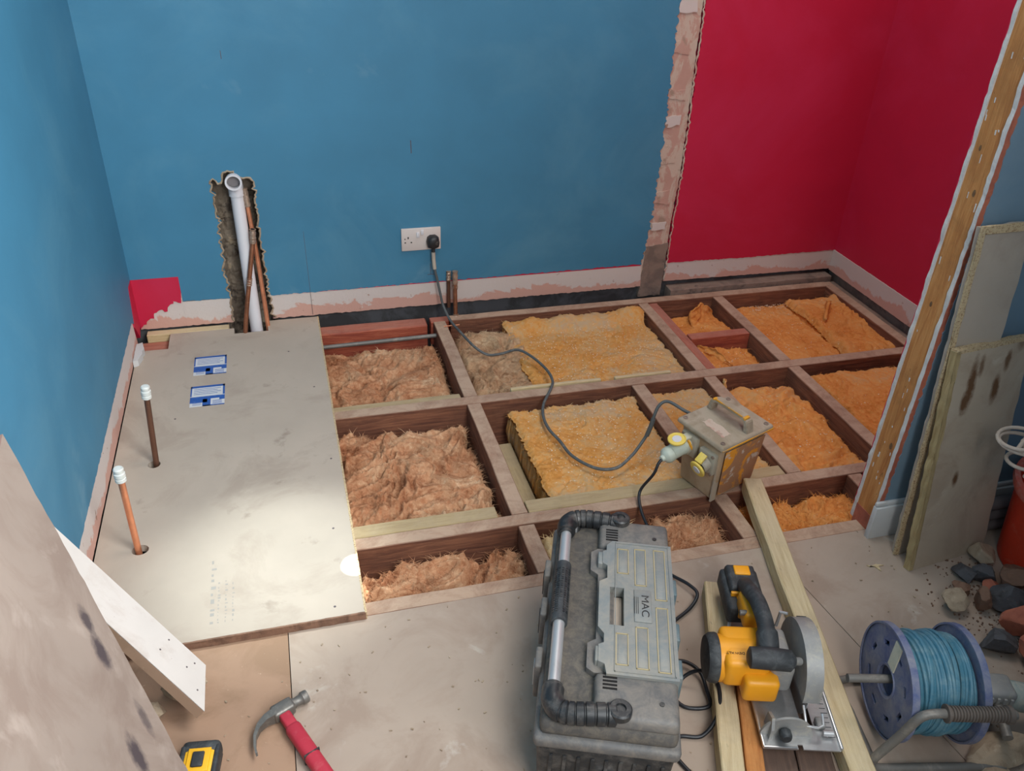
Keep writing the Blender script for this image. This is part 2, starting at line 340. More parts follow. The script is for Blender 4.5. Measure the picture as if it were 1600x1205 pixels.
def text_mesh(s, size, name, m, parent, loc, rot, depth=0.0003, xs=1.0):
    cu = bpy.data.curves.new(name, 'FONT'); cu.body = s; cu.size = size; cu.extrude = depth; cu.align_x = 'CENTER'; cu.align_y = 'CENTER'
    t = bpy.data.objects.new(name, cu); col.objects.link(t)
    dg = bpy.context.evaluated_depsgraph_get(); me = bpy.data.meshes.new_from_object(t.evaluated_get(dg))
    bpy.data.objects.remove(t); me.materials.clear(); me.materials.append(m)
    o = bpy.data.objects.new(name, me); col.objects.link(o); o.parent = parent; o.location = loc; o.rotation_euler = rot; o.scale = (xs, 1, 1)
    return o

# ------------------------------------------------------------------ the room shell
W, ZT, ZP = 2.809, 0.1235, 0.027
struct(MB().box(-0.05, 3.6, -2.75, 0.03, -0.235, -0.22).build('floor', M['darkwall']))
H = 2.45
bw = empty('wall_back'); struct(bw)
cham = [(0.318, ZP-0.05), (0.318, 0.14), (0.31, 0.25), (0.318, 0.36), (0.314, 0.5), (0.311, 0.556), (0.345, 0.548), (0.352, 0.575), (0.37, 0.586), (0.39, 0.585), (0.402, 0.564), (0.44, 0.56), (0.45, 0.53), (0.447, 0.35), (0.452, 0.2), (0.449, 0.12), (0.462, 0.07), (0.456, ZP-0.05)]
# rough chase walls: the plaster keeps a ragged edge
def rag_open(pts, amp, seed):
    out = []
    for a, b in zip(pts, pts[1:]):
        A, B = Vector(a+(0,)), Vector(b+(0,)); L = (B-A).length; k = max(1, int(L/0.007)); d = (B-A).normalized(); q = Vector((-d.y, d.x, 0))
        for j in range(k):
            p = A.lerp(B, j/k); o = noise.noise(Vector((p.x*60+seed, p.y*60, 1)))*amp+noise.noise(Vector((p.x*190, p.y*190, seed)))*amp*0.7 if j else 0
            out.append((p.x+q.x*o, p.y+q.y*o))
    out.append(pts[-1]); return out
ch = rag_open(cham, 0.012, 4)
chl = [p for p in ch if p[1] > ZT]                      # part through the painted sheet
edge_r = rag_open([(1.912, ZT), (1.93, 0.3), (1.938, 0.6), (1.932, 1.1), (1.925, 1.8), (1.92, H)], 0.014, 9)
outer = [(0.0, 0.222), (0.155, 0.222), (0.157, ZT+0.004)]
outline = outer + rag_open([(0.157, ZT+0.003), (chl[0][0], ZT)], 0.003, 2)[1:-1] + chl + rag_open([(chl[-1][0], ZT-0.002), (1.912, ZT+0.004)], 0.004, 5)[1:-1] + edge_r + [(0.0, H)]
MB().prism(outline, 0.0, 0.022, axis='Y').build('painted_plaster', M['blue'], bw)
# thin red line of the older paint showing under the blue
MB().prism([(0.5, ZT-0.003), (1.91, ZT-0.003), (1.91, ZT+0.006), (1.3, ZT+0.003)], 0.0015, 0.02, axis='Y').build('old_red_paint_line', M['pink'], bw)
bandl = [p for p in ch if p[1] <= ZT and p[0] < 0.38]; bandr = [p for p in ch if p[1] <= ZT and p[0] > 0.38]
MB().prism(rag_open([(0.155, ZP), (0.318, ZP)], 0.002, 3)+[p for p in bandl if p[1] > ZP]+[(0.318, ZT), (0.155, ZT)], 0.002, 0.022, axis='Y').build('bare_plaster_band', M['plaster'], bw)
MB().prism([(bandr[0][0], ZT+0.002)]+[p for p in bandr if p[1] > ZP]+rag_open([(0.456, ZP), (1.92, ZP)], 0.003, 7)+[(1.912, ZT+0.002)], 0.002, 0.022, axis='Y').build('bare_plaster_band', M['plaster'], bw)
# pink patch in the corner
pp = [(0.0, 0.222)]+rag_open([(0.0, 0.03), (0.04, 0.07), (0.075, 0.10), (0.10, 0.092), (0.125, 0.13), (0.15, 0.12), (0.156, 0.16)], 0.010, 3)+[(0.156, 0.222)]
MB().prism(pp, -0.0005, 0.022, axis='Y').build('pink_paint_patch', M['pink'], bw)
MB().prism(ragged([(0.0, ZP), (0.156, ZP), (0.156, 0.20), (0.0, 0.20)], 0.004, seed=5), 0.003, 0.022, axis='Y').build('torn_plaster', M['plaster'], bw)
for pts in (([(0.985, 0.62), (0.988, 0.62), (0.987, 0.665), (0.984, 0.665)]), ([(1.035, 0.155), (1.062, 0.155), (1.062, 0.157), (1.035, 0.157)]), ([(1.047, 0.155), (1.049, 0.155), (1.048, 0.20), (1.046, 0.20)]), ([(0.60, 0.03), (0.6012, 0.03), (0.596, 0.36), (0.595, 0.36)]), ([(0.40, 0.94), (0.402, 0.94), (0.402, 0.965), (0.40, 0.965)])):
    MB().prism(pts, -0.0004, 0.001, axis='Y').build('pencil_mark', M['smudge'], bw, smooth=0)
# masonry behind, with the recess
MB().box(-0.05, 0.30, 0.022, 0.20, -0.22, H).box(0.47, 3.0, 0.022, 0.20, -0.22, H).box(0.30, 0.47, 0.022, 0.20, 0.60, H).box(0.30, 0.47, 0.085, 0.20, -0.22, 0.60).build('blockwork', M['darkwall'], bw, smooth=0)
bm = MB(); nx, nz = 44, 150; g = []
for j in range(nz+1):
    row = []
    for i in range(nx+1):
        x = 0.295+0.18*i/nx; z = -0.16+0.78*j/nz
        e = min(i, nx-i)/nx*2
        y = 0.012+0.058*min(1, e*3.2)*(1 if z < 0.55 else max(0.25, 1-(z-0.55)/0.05))
        y += noise.noise(Vector((x*30, 0, z*26)))*0.012+noise.noise(Vector((x*90, 2, z*90)))*0.007
        y = max(y, 0.004)
        row.append(bm.bm.verts.new((x, y, z)))
    g.append(row)
for j in range(nz):
    for i in range(nx): bm.bm.faces.new((g[j][i], g[j][i+1], g[j+1][i+1], g[j+1][i]))
bm.build('chase_recess', M['mortar'], bw)
# rim of broken plaster round the chase
rim = MB(); L = [Vector((p[0], 0.001, p[1])) for p in ch if p[1] > ZP]
rim.tube([p+Vector((noise.noise(p*70)*0.003, 0, noise.noise(p*80)*0.003)) for p in L], lambda t: 0.0035+0.002*noise.noise(Vector((t*90, 0, 0))), seg=6)
rim.build('broken_plaster_edge', M['stone_beige'], bw)
# scar of the removed partition
MB().prism(rag_open([(1.905, 0.045), (1.925, 0.3), (1.925, 1.2), (1.915, H)], 0.01, 2)+rag_open([(2.01, H), (2.022, 1.1), (2.03, 0.5), (2.018, 0.3)], 0.004, 8)[0:]+[(2.016, 0.045)], 0.006, 0.022, axis='Y').build('plaster_scar', M['scar'], bw)
MB().prism(ragged([(1.915, -0.02), (2.014, -0.02), (2.02, 0.21), (1.925, 0.20)], 0.006, seed=3), 0.004, 0.022, axis='Y').build('mortar_scar', M['greyscar'], bw)
for k in range(9):          # daubs of filler across the scar
    z = 0.28+k*0.13+random.uniform(-.03, .03); hh = random.uniform(.025, .07)
    MB().prism(ragged([(1.93+random.uniform(0, .01), z), (1.995+random.uniform(0, .015), z+random.uniform(-.01, .01)), (1.998, z+hh), (1.935, z+hh+random.uniform(-.01, .01))], 0.006, seed=k), 0.0015+0.001*(k % 3), 0.02, axis='Y').build('filler_daub', M['scar'] if k % 3 else M['plaster'], bw)
rim = MB(); L = [Vector((p[0]+0.004, 0.0005, p[1])) for p in rag_open([(2.018, 0.05), (2.022, 0.3), (2.03, 0.5), (2.022, 1.1), (2.012, H)], 0.006, 12)]
rim.tube(L, lambda t: 0.003+0.002*noise.noise(Vector((t*120, 0, 0))), seg=6); rim.build('torn_plaster_edge', M['scar'], bw)
MB().prism(rag_open([(2.026, 0.125), (2.40, 0.121), (W, ZT)], 0.003, 3)+[(W, H)]+rag_open([(2.018, H), (2.03, 1.1), (2.036, 0.5), (2.024, 0.3), (2.026, 0.13)], 0.005, 6)[:-1], -0.001, 0.022, axis='Y').build('painted_plaster', M['pink'], bw)
MB().prism(rag_open([(2.02, 0.043), (W, 0.036)], 0.002, 3)+[(W, ZT+0.002), (2.024, ZT+0.004)], 0.001, 0.022, axis='Y').build('bare_plaster_band', M['plaster'], bw)
# left wall
lw = empty('wall_left'); struct(lw)
MB().prism([(-2.75, H), (0.0, H), (0.0, 0.222), (-0.06, 0.222), (-0.092, 0.10), (-0.13, ZT)]+rag_open([(-0.14, ZT), (-1.7, ZT)], 0.003, 3)+[(-1.72, -0.2), (-2.75, -0.2)], -0.02, 0.0, axis='X').build('painted_plaster', M['blue'], lw)
MB().prism([(0.0, 0.222), (-0.06, 0.222), (-0.10, 0.09), (-0.045, 0.02), (0.0, 0.05)], -0.02, 0.0008, axis='X').build('pink_paint_patch', M['pink'], lw)
MB().prism(rag_open([(-0.10, ZP), (-1.75, ZP)], 0.002, 9)+[(-1.75, ZT), (-0.12, ZT)], -0.02, -0.001, axis='X').build('bare_plaster_band', M['plaster'], lw)
MB().box(-0.15, -0.02, -2.75, 0.2, -0.22, H).build('blockwork', M['darkwall'], lw, smooth=0)
MB().prism([(-1.48, 0.62), (-1.60, 0.66), (-1.62, 0.58), (-1.52, 0.56)], -0.01, 0.0008, axis='X').build('pink_paint_patch', M['pink'], lw)
# right wall of the pink part
rw = empty('wall_right'); struct(rw)
MB().prism(rag_open([(0.0, ZT), (-1.5, ZT)], 0.003, 5)+[(-1.5, H), (0.0, H)], W, W+0.02, axis='X').build('painted_plaster', M['pink'], rw)
MB().prism(rag_open([(0.0, 0.032), (-1.5, 0.032)], 0.002, 5)+[(-1.5, ZT), (0.0, ZT)], W-0.004, W+0.02, axis='X').build('bare_plaster_band', M['plaster'], rw)
MB().box(W+0.02, W+0.15, -2.75, 0.2, -0.22, H).build('blockwork', M['greyscar'], rw, smooth=0)
MB().box(W, W+0.02, -2.75, -1.5, -0.02, H).build('painted_plaster', M['blue'], rw, smooth=0)
# partition whose end stud faces the opening
pw = empty('wall_partition'); struct(pw)
SX = 1.957
def edge_sheet(y0, y1, amp, seed, x1=W):
    L = [(SX-0.003+noise.noise(Vector((seed, z*22, 0)))*amp+noise.noise(Vector((seed, z*90, 5)))*amp*.6, z) for z in [0.012*k for k in range(0, 204)]]
    return MB().prism(L+[(x1, H), (x1, 0.0)], y0, y1, axis='Y')
edge_sheet(-1.438, -1.428, 0.004, 3).build('plasterboard_core', M['gypsum'], pw)
edge_sheet(-1.428, -1.4265, 0.002, 13).build('pink_paint_face', M['pink'], pw)
edge_sheet(-1.513, -1.501, 0.004, 5).build('plasterboard_core', M['gypsum'], pw)
edge_sheet(-1.5145, -1.513, 0.003, 15).build('torn_paper_edge', M['brick'], pw)
MB().prism(rag_open([(SX+0.008, H), (SX+0.009, 1.2), (SX+0.008, 0.10)], 0.006, 4)+[(W, 0.10), (W, H)], -1.5165, -1.513, axis='Y').build('blue_paint_face', M['bluegrey'], pw)
MB().box(SX, SX+0.05, -1.501, -1.438, 0.0, H).build('end_stud', M['orangeZ'], pw)
MB().box(SX-0.002, W, -1.501, -1.438, -0.03, 0.048).build('sole_plate', M['brick'], pw)
for (z, y, s_) in ((0.27, -1.485, .005), (0.66, -1.462, .0035), (0.93, -1.478, .004), (1.02, -1.455, .0032)):
    MB().lathe([(0.0, 0), (s_*.6, 0.0004), (s_, 0.001), (s_*.9, 0.0018)], 12, Matrix.Translation((SX+0.0006, y, z)) @ Matrix.Rotation(-PI/2, 4, 'Y') @ Matrix.Diagonal((2.0, 1, 1, 1))).build('knot_hole', M['smear'], pw)
for k in range(26):         # white plaster scrapes on the stud
    z = random.uniform(0.15, 1.25); y = random.uniform(-1.498, -1.442); l = random.uniform(.004, .02); w_ = random.uniform(.001, .003)
    MB().prism(ragged([(y, z), (y+w_, z), (y+w_*1.5, z+l), (y+w_*.3, z+l)], 0.001, 0.004, seed=k), SX-0.0008, SX+0.0005, axis='X').build('plaster_scrape', M['gypsum'], pw)
sk = MB().box(SX-0.022, W, -1.531, -1.5155, 0.0, 0.104, 0.0015).box(SX-0.022, W, -1.526, -1.5155, 0.104, 0.118, 0.005)
o = struct(sk.build('baseboard_partition', M['skirt']))
# unseen wall stub added to block light from the right foreground
struct(MB().box(1.48, W, -2.75, -2.62, -0.02, H).build('wall_light_block', M['blue'], smooth=0))

# ------------------------------------------------------------------ joists, noggins and battens
def timber(name, x0, x1, y0, y1, z0, z1, m, label, cat, group=None, bev=0.002, rz=0.0, wob=0.0015, seed=0, rx=0, ry=0):
    cx, cy = (x0+x1)/2, (y0+y1)/2; b = MB()
    L = max(x1-x0, y1-y0); alongx = (x1-x0) > (y1-y0)
    b.box(x0-cx, x1-cx, y0-cy, y1-cy, 0, z1-z0)
    es = [e for e in b.bm.edges if abs((e.verts[0].co-e.verts[1].co)[0 if alongx else 1]) > L*0.5]
    bmesh.ops.subdivide_edges(b.bm, edges=es, cuts=int(L/0.035)+1, use_grid_fill=False)
    bmesh.ops.bevel(b.bm, geom=[e for e in b.bm.edges if len(e.link_faces) == 2 and e.calc_face_angle(0) > 1], offset=bev, segments=1, affect='EDGES')
    for v in b.bm.verts:
        q = v.co*9+Vector((seed*3.1, seed, 0)); q2 = v.co*60+Vector((seed, 0, 5))
        v.co += Vector((noise.noise(q), noise.noise(q+Vector((9, 0, 0))), noise.noise(q+Vector((0, 9, 0)))*0.5))*wob+Vector((noise.noise(q2), noise.noise(q2+Vector((9, 0, 0))), 0))*wob*.5
    o = b.build(name, m, smooth=25); o.location = (cx, cy, z0); o.rotation_euler = (rx, ry, rz)
    return tag(o, label, cat, group)
J = 'joistX'; JZ = -0.19
timber('floor_joist', 1.105, 2.76, -0.092, -0.050, JZ, 0.0, M[J], 'rearmost long joist lying right under the back wall, cut short at the copper stub', 'joist', 'joists', seed=1)
timber('floor_joist', 0.0, 1.015, -0.104, -0.040, JZ, -0.004, M['redX'], 'short reddish joist at the back between the chipboard sheet and the copper stub', 'joist', 'joists', seed=2, bev=0.004)
timber('floor_joist', 0.0, 2.80, -0.672, -0.627, JZ, 0.0, M[J], 'second long joist from the back wall, crossing the middle of the opening', 'joist', 'joists', seed=3)
timber('floor_joist', 0.0, 2.80, -1.271, -1.227, JZ, 0.0, M[J], 'third long joist from the back wall, running under the transformer', 'joist', 'joists', seed=4)
timber('floor_joist', 0.0, 2.80, -1.495, -1.452, JZ, 0.0, M[J], 'front joist along the edge of the remaining floor, behind the toolbox', 'joist', 'joists', seed=5)
N = 'joistY'; G = 'noggins between joists'
def nog(x0, x1, y0, y1, lab, m=N, z1=-0.001, z0=-0.17, seed=0, rz=0): timber('noggin', x0, x1, y0, y1, z0, z1, M[m], lab, 'noggin', G, seed=seed, rz=rz)
nog(1.040, 1.086, -0.6265, -0.088, 'noggin from the copper stub to the middle joist, left of the brown wool and cable', seed=11)
MBn = timber('packing_block', 1.03, 1.10, -0.088, -0.046, -0.10, -0.003, M['redX'], 'small grey timber block at the copper stub beside the back joist', 'block', seed=12)
nog(1.040, 1.086, -1.2265, -0.6725, 'noggin left of the front yellow slab, between second and third joists', seed=13)
nog(1.045, 1.090, -1.4515, -1.2715, 'short noggin beside the toolbox handle, in front of the third joist', seed=14)
nog(1.874, 1.918, -0.6265, -0.093, 'doubled wide noggin right of the rear yellow slab', seed=15)
timber('batten', 1.920, 1.958, -0.6265, -0.093, -0.09, -0.006, M['redY'], 'thin reddish batten fixed along the right side of the wide noggin', 'batten', seed=16)
nog(2.206, 2.252, -0.6265, -0.093, 'noggin in the back row, left of the big orange slab in the corner', seed=17)
timber('cross_noggin', 1.960, 2.204, -0.412, -0.368, -0.075, -0.002, M['redX'], 'short orange-red cross piece between two noggins in the back row', 'noggin', seed=18)
nog(2.742, 2.786, -1.45, -0.05, 'timber running along the foot of the pink right wall, beside the folded orange strip', N, z1=-0.002, seed=19)
nog(1.612, 1.658, -1.2265, -0.6725, 'noggin right of the front yellow slab, running under the transformer', seed=20)
nog(1.880, 1.926, -1.2265, -0.6725, 'noggin behind the transformer, left of the lumpy orange wool', seed=21)
nog(2.212, 2.258, -1.2265, -0.6725, 'noggin right of the lumpy orange wool, ending near the partition stud', seed=22)
nog(1.612, 1.658, -1.4515, -1.2715, 'short noggin below the transformer, right of the brown wool tuft', seed=23)
nog(2.05, 2.095, -1.4515, -1.2715, 'short noggin beside the foot of the partition stud', seed=24)
B = 'battens on joist sides'
timber('batten', 0.60, 1.034, -0.622, -0.584, -0.05, -0.012, M['greenX'], 'pale green-tinged batten along the second joist, splintered at its right end', 'batten', B, seed=31, wob=0.003)
timber('batten', 0.60, 1.004, -1.222, -1.176, -0.05, -0.004, M['greenX'], 'pale green-tinged batten along the third joist, in front of the big brown wool', 'batten', B, seed=32)
timber('batten', 1.090, 1.610, -1.222, -1.172, -0.05, -0.004, M['greenX'], 'yellowish batten along the front of the front yellow slab', 'batten', B, seed=33)
timber('batten', 1.660, 1.878, -1.222, -1.178, -0.05, -0.006, M['greenX'], 'short pale batten right of the transformer', 'batten', B, seed=34)
timber('batten', 1.20, 1.52, -0.6245, -0.611, -0.03, 0.006, M['newX'], 'fresh pale strip on the second joist below the rear yellow slab, left piece', 'batten', B, seed=35, wob=0.002)
timber('batten', 1.57, 1.78, -0.6245, -0.611, -0.03, 0.005, M['newX'], 'fresh pale strip on the second joist below the rear yellow slab, right piece', 'batten', B, seed=36, wob=0.002)
timber('support_plank', 1.115, 1.165, -1.17, -0.76, -0.20, -0.11, M['greenY'], 'timber plank low down in the gap left of the front yellow slab', 'plank', seed=37)
timber('batten', 0.02, 0.30, -0.037, -0.003, -0.02, 0.022, M['newX'], 'pale packing strip in the back left corner behind the chipboard sheet', 'batten', B, seed=38)
timber('wall_plate', 2.04, 2.80, -0.040, 0.02, -0.12, 0.018, M['greyscar'], 'dark rough timber ledge against the back wall below the pink paint', 'wall plate', seed=39, wob=0.003)
timber('gap_fill_ledge', 2.790, 2.822, -1.42, -0.03, -0.12, -0.012, M['greyscar'], 'added grey ledge filling the dark gap along the foot of the pink right wall', 'ledge', seed=41, wob=0.003)  # ledge added so the deep gap beside the wall looks less dark
timber('corner_timber', 0.0, 0.30, -0.150, -0.108, -0.12, -0.028, M['newX'], 'timber seen through the cut-out in the back left corner of the chipboard', 'timber', seed=40)

# ------------------------------------------------------------------ insulation
def insul(name, x0, x1, y0, y1, zt, thick, m, label, group, kind='lump', amp=0.02, seed=0, tufts=300, rag=0.012, step=0.0045, tilt=(0, 0), curl=0.0, rz=0, cat='insulation'):
    """one batt of insulation, fibrous, resting in its bay"""
    b = MB(); cx, cy = (x0+x1)/2, (y0+y1)/2; nx = max(8, int((x1-x0)/step)); ny = max(8, int((y1-y0)/step))
    S = Vector((seed*7.3, seed*3.7, seed)); rows = []
    def hgt(x, y, u, v):
        p = Vector((x, y, 0))+S
        wv = Vector((noise.noise(p*6), noise.noise(p*6+Vector((5, 5, 5))), 0))
        if kind == 'lump':
            q = p*7.5+wv*1.1
            h = noise.noise(q)*0.8+(0.6-abs(noise.noise(q*1.9+Vector((3, 1, 0))))*2.8)*0.55+(0.5-abs(noise.noise(q*4.6+wv*2))*2.4)*0.36
            h = h*amp+(0.5-abs(noise.noise(Vector((p.x*38, p.y*95, 0))+wv*9))*2)*0.0055+(0.5-abs(noise.noise(p*130+wv*5))*2)*0.0025
        elif kind == 'clod':
            q = p*11+wv*1.2
            h = amp*((0.5-abs(noise.noise(q))*2)*-0.8+(0.5-abs(noise.noise(q*2.3))*2)*-0.5+noise.noise(p*4))+noise.noise(p*110)*0.0028
        else:
            q = p*5+wv*0.6
            h = amp*(noise.noise(q)*0.7+0.45*noise.noise(q*3)+0.3*(0.5-abs(noise.noise(q*7+wv*2))*2)) + noise.noise(p*70+wv*3)*0.0026+noise.noise(p*170)*0.0018
            cr = abs(noise.noise(p*8+wv*2+Vector((7, 0, 0))))
            if cr < 0.03: h -= (0.03-cr)*0.25
        e = min(u, 1-u, v*1.0, 1-v)
        h -= 0.030*max(0, 1-e/0.07)**2 if kind != 'slab' else 0.010*max(0, 1-e/0.03)**2
        h += tilt[0]*(u-.5)+tilt[1]*(v-.5)
        if curl and v > 0.80: h += curl*math.sin((v-0.80)/0.20*PI*0.8)*(0.75+0.5*noise.noise(p*12))
        return h
    for j in range(ny+1):
        row = []
        for i in range(nx+1):
            u, v = i/nx, j/ny; x = -(x1-x0)/2+(x1-x0)*u; y = -(y1-y0)/2+(y1-y0)*v
            p = Vector((x, y, 0))+S
            ex = noise.noise(Vector((y*22, seed, 1)))+.6*noise.noise(Vector((y*90, seed, 2))); ey = noise.noise(Vector((x*22, seed, 3)))+.6*noise.noise(Vector((x*90, seed, 4)))
            X = x+rag*ex*(1 if u < .5 else -1)*abs(2*u-1)**4; Y = y+rag*ey*(1 if v < .5 else -1)*abs(2*v-1)**4
            z = hgt(x, y, u, v)
            if kind != 'slab':
                X += noise.noise(p*14+Vector((0, 0, 9)))*amp*.35; Y += noise.noise(p*14+Vector((0, 9, 9)))*amp*.5
            row.append(b.bm.verts.new((X, Y, thick+z)))
        rows.append(row)
    for j in range(ny):
        for i in range(nx): b.bm.faces.new((rows[j][i], rows[j][i+1], rows[j+1][i+1], rows[j+1][i]))
    per = [rows[0][i] for i in range(nx+1)]+[rows[j][nx] for j in range(1, ny+1)]+[rows[ny][i] for i in range(nx-1, -1, -1)]+[rows[j][0] for j in range(ny-1, 0, -1)]
    prev = per; K = 6
    for k in range(1, K+1):
        cur = []
        for v in per:
            q = v.co*60+Vector((k*3, 0, 0)); f = 1-k/K
            n_ = noise.noise(q)*0.004
            d = Vector((v.co.x, v.co.y, 0)).normalized()
            c = Vector((v.co.x, v.co.y, 0))*(1.0)+d*(n_-0.002*math.sin(k*1.3))
            cur.append(b.bm.verts.new((c.x, c.y, v.co.z*f)))
        for i in range(len(per)):
            j = (i+1) % len(per); b.bm.faces.new((prev[i], prev[j], cur[j], cur[i]))
        prev = cur
    rnd = random.Random(seed*13+1)
    for t in range(int(tufts*2.2)):        # loose fibres standing off the surface
        i = rnd.randrange(nx+1); j = rnd.randrange(ny+1)
        if rnd.random() < 0.35:
            i = rnd.choice((0, 1, nx-1, nx)) if rnd.random() < .5 else i; j = j if i in (0, 1, nx-1, nx) else rnd.choice((0, 1, ny-1, ny))
        p = rows[j][i].co.copy(); a = rnd.uniform(0, 2*PI); d = Vector((math.cos(a), math.sin(a), rnd.uniform(0.1, 0.9))); l = rnd.uniform(.006, .02)*(1.3 if kind == 'lump' else .7)
        wd = Vector((-d.y, d.x, 0)).normalized()*rnd.uniform(.0004, .0011); c = Vector((rnd.uniform(-1, 1), rnd.uniform(-1, 1), -0.8))*l*0.6
        pr = None
        for s_ in range(4):
            f = s_/3; q = p+d*l*f+c*f*f; ww = wd*(1-f*.8)
            A, B_ = b.bm.verts.new(q-ww), b.bm.verts.new(q+ww)
            if pr: b.bm.faces.new((pr[0], pr[1], B_, A))
            pr = (A, B_)
    me = bpy.data.meshes.new(name); b.bm.to_mesh(me); b.bm.free()
    for p in me.polygons: p.use_smooth = True
    me.materials.append(m); o = bpy.data.objects.new(name, me); col.objects.link(o)
    o.location = (cx, cy, zt-thick); o.rotation_euler = (0, 0, rz)
    return tag(o, label, cat, group)
GB = 'brown wool insulation in the floor bays'; GY = 'yellow and orange insulation in the floor bays'
insul('wool_insulation', 0.60, 1.028, -0.575, -0.165, -0.050, 0.16, M['wool_brown'], 'brown fluffy wool in the rear bay beside the chipboard sheet', GB, amp=0.026, seed=1, tufts=1500)
insul('wool_insulation', 1.098, 1.345, -0.605, -0.14, -0.040, 0.16, M['wool_dull'], 'brown fluffy wool between the copper stub noggin and the rear yellow slab', GB, amp=0.028, seed=2, tufts=1200, tilt=(0.01, 0.02))
insul('wool_insulation', 0.60, 1.024, -1.172, -0.70, -0.046, 0.16, M['wool_brown'], 'largest brown fluffy wool, in the bay between second and third joists', GB, amp=0.036, seed=3, tufts=2200, step=0.004)
insul('wool_insulation', 0.60, 1.035, -1.445, -1.30, -0.058, 0.13, M['wool_brown'], 'brown fluffy wool in the front bay beside the chipboard sheet corner', GB, amp=0.038, seed=44, tufts=1200, tilt=(0.02, 0.0), step=0.004)
insul('wool_insulation', 1.415, 1.60, -1.445, -1.29, -0.035, 0.15, M['wool_brown'], 'brown wool tuft in the front bay just right of the toolbox', GB, amp=0.030, seed=5, tufts=900, step=0.004)
insul('wool_insulation', 1.10, 1.375, -1.445, -1.29, -0.035, 0.15, M['wool_cream'], 'cream wool scrap showing behind the far end of the toolbox', GB, amp=0.022, seed=6, tufts=600, step=0.004)
insul('insulation_slab', 1.30, 1.868, -0.605, -0.115, -0.030, 0.10, M['wool_yellow'], 'rear yellow insulation slab with a curled back edge, below the blue wall', GY, 'slab', amp=0.012, seed=7, tufts=500, curl=0.042, rz=0.01)
insul('insulation_slab', 1.172, 1.604, -1.166, -0.705, -0.020, 0.11, M['wool_yellow'], 'front yellow insulation slab with the cable lying across it', GY, 'slab', amp=0.012, seed=8, tufts=500)
insul('insulation_slab', 1.662, 1.874, -1.17, -0.69, -0.030, 0.10, M['wool_yellow'], 'narrow yellow insulation slab partly hidden behind the transformer', GY, 'slab', amp=0.012, seed=9, tufts=300)
insul('insulation_slab', 1.964, 2.20, -0.366, -0.12, -0.050, 0.09, M['wool_orange'], 'small orange insulation piece behind the short orange-red cross piece', GY, 'clod', amp=0.018, seed=10, tufts=300, tilt=(0.02, -0.02))
insul('insulation_slab', 1.964, 2.185, -0.60, -0.43, -0.045, 0.08, M['wool_orange'], 'small orange insulation piece in front of the short orange-red cross piece', GY, 'slab', amp=0.016, seed=11, tufts=300, tilt=(-0.02, 0.0), curl=0.01)
insul('insulation_slab', 2.262, 2.66, -0.60, -0.11, -0.055, 0.09, M['wool_orange'], 'large orange insulation slab in the far pink corner bay', GY, 'slab', amp=0.012, seed=12, tufts=500)
insul('insulation_slab', 2.53, 2.765, -0.60, -0.13, -0.018, 0.10, M['wool_orange'], 'folded orange insulation strip along the pink right wall', GY, 'clod', amp=0.016, seed=13, tufts=400, tilt=(0.0, 0.02))
insul('insulation_slab', 1.93, 2.206, -1.20, -0.70, -0.040, 0.12, M['wool_orange'], 'lumpy orange insulation behind and right of the transformer', GY, 'clod', amp=0.020, seed=14, tufts=900)
insul('insulation_slab', 2.29, 2.76, -1.20, -0.70, -0.030, 0.10, M['wool_orange'], 'orange insulation slab seen behind the partition stud', GY, 'slab', amp=0.016, seed=15, tufts=500)
insul('insulation_slab', 1.662, 2.045, -1.445, -1.29, -0.050, 0.11, M['wool_orange'], 'orange wool in the front bay left of the partition stud foot', GY, 'lump', amp=0.022, seed=16, tufts=900, step=0.004)
# upright torn flap in the back row and against the front right bay
def flap(name, base, wd, h, th, rz, lean, m, label, seed):
    b = MB(); n, k = 30, 16; F = []; Bk = []
    for j in range(k+1):
        r1, r2 = [], []
        for i in range(n+1):
            u, v = i/n, j/k; env = (0.35+0.65*math.sin(PI*min(1, .15+u*.8)))*h
            x = (u-.5)*wd; p = Vector((u*5+seed, v*4, seed)); y = math.sin(v*1.6)*lean+noise.noise(p)*.012; z = v*env*(1+.15*noise.noise(Vector((u*9, seed, 0))))
            t = th*(1-.5*v)+.002*noise.noise(p*6); r1.append(b.bm.verts.new((x, y, z))); r2.append(b.bm.verts.new((x+noise.noise(p*3)*.004, y+t, z-.3*t*v)))
        F.append(r1); Bk.append(r2)
    for G_ in (F, Bk):
        for j in range(k):
            for i in range(n): b.bm.faces.new((G_[j][i], G_[j][i+1], G_[j+1][i+1], G_[j+1][i]))
    for j in range(k): b.bm.faces.new((F[j][0], F[j+1][0], Bk[j+1][0], Bk[j][0])); b.bm.faces.new((F[j][n], F[j+1][n], Bk[j+1][n], Bk[j][n]))
    for i in range(n): b.bm.faces.new((F[k][i], F[k][i+1], Bk[k][i+1], Bk[k][i])); b.bm.faces.new((F[0][i], F[0][i+1], Bk[0][i+1], Bk[0][i]))
    o = b.build(name, m, smooth=180, loc=base, rot=(0, 0, rz)); return tag(o, label, 'insulation', GY)
flap('insulation_flap', (2.13, -0.21, -0.07), 0.13, 0.085, 0.018, 0.35, 0.035, M['wool_orange'], 'torn triangular orange flap standing up in the back row bay', 3)
flap('insulation_flap', (2.655, -0.30, -0.05), 0.20, 0.075, 0.022, 0.9, 0.03, M['wool_orange'], 'bent orange flap standing up in the far pink corner bay', 8)
flap('insulation_flap', (2.00, -0.50, -0.06), 0.16, 0.05, 0.014, -1.1, 0.02, M['wool_orange'], 'orange flap folded against the thin reddish batten', 5)
flap('insulation_flap', (2.00, -1.40, -0.05), 0.10, 0.07, 0.018, 1.2, -0.02, M['wool_orange'], 'orange tuft rising beside the partition stud foot', 12)
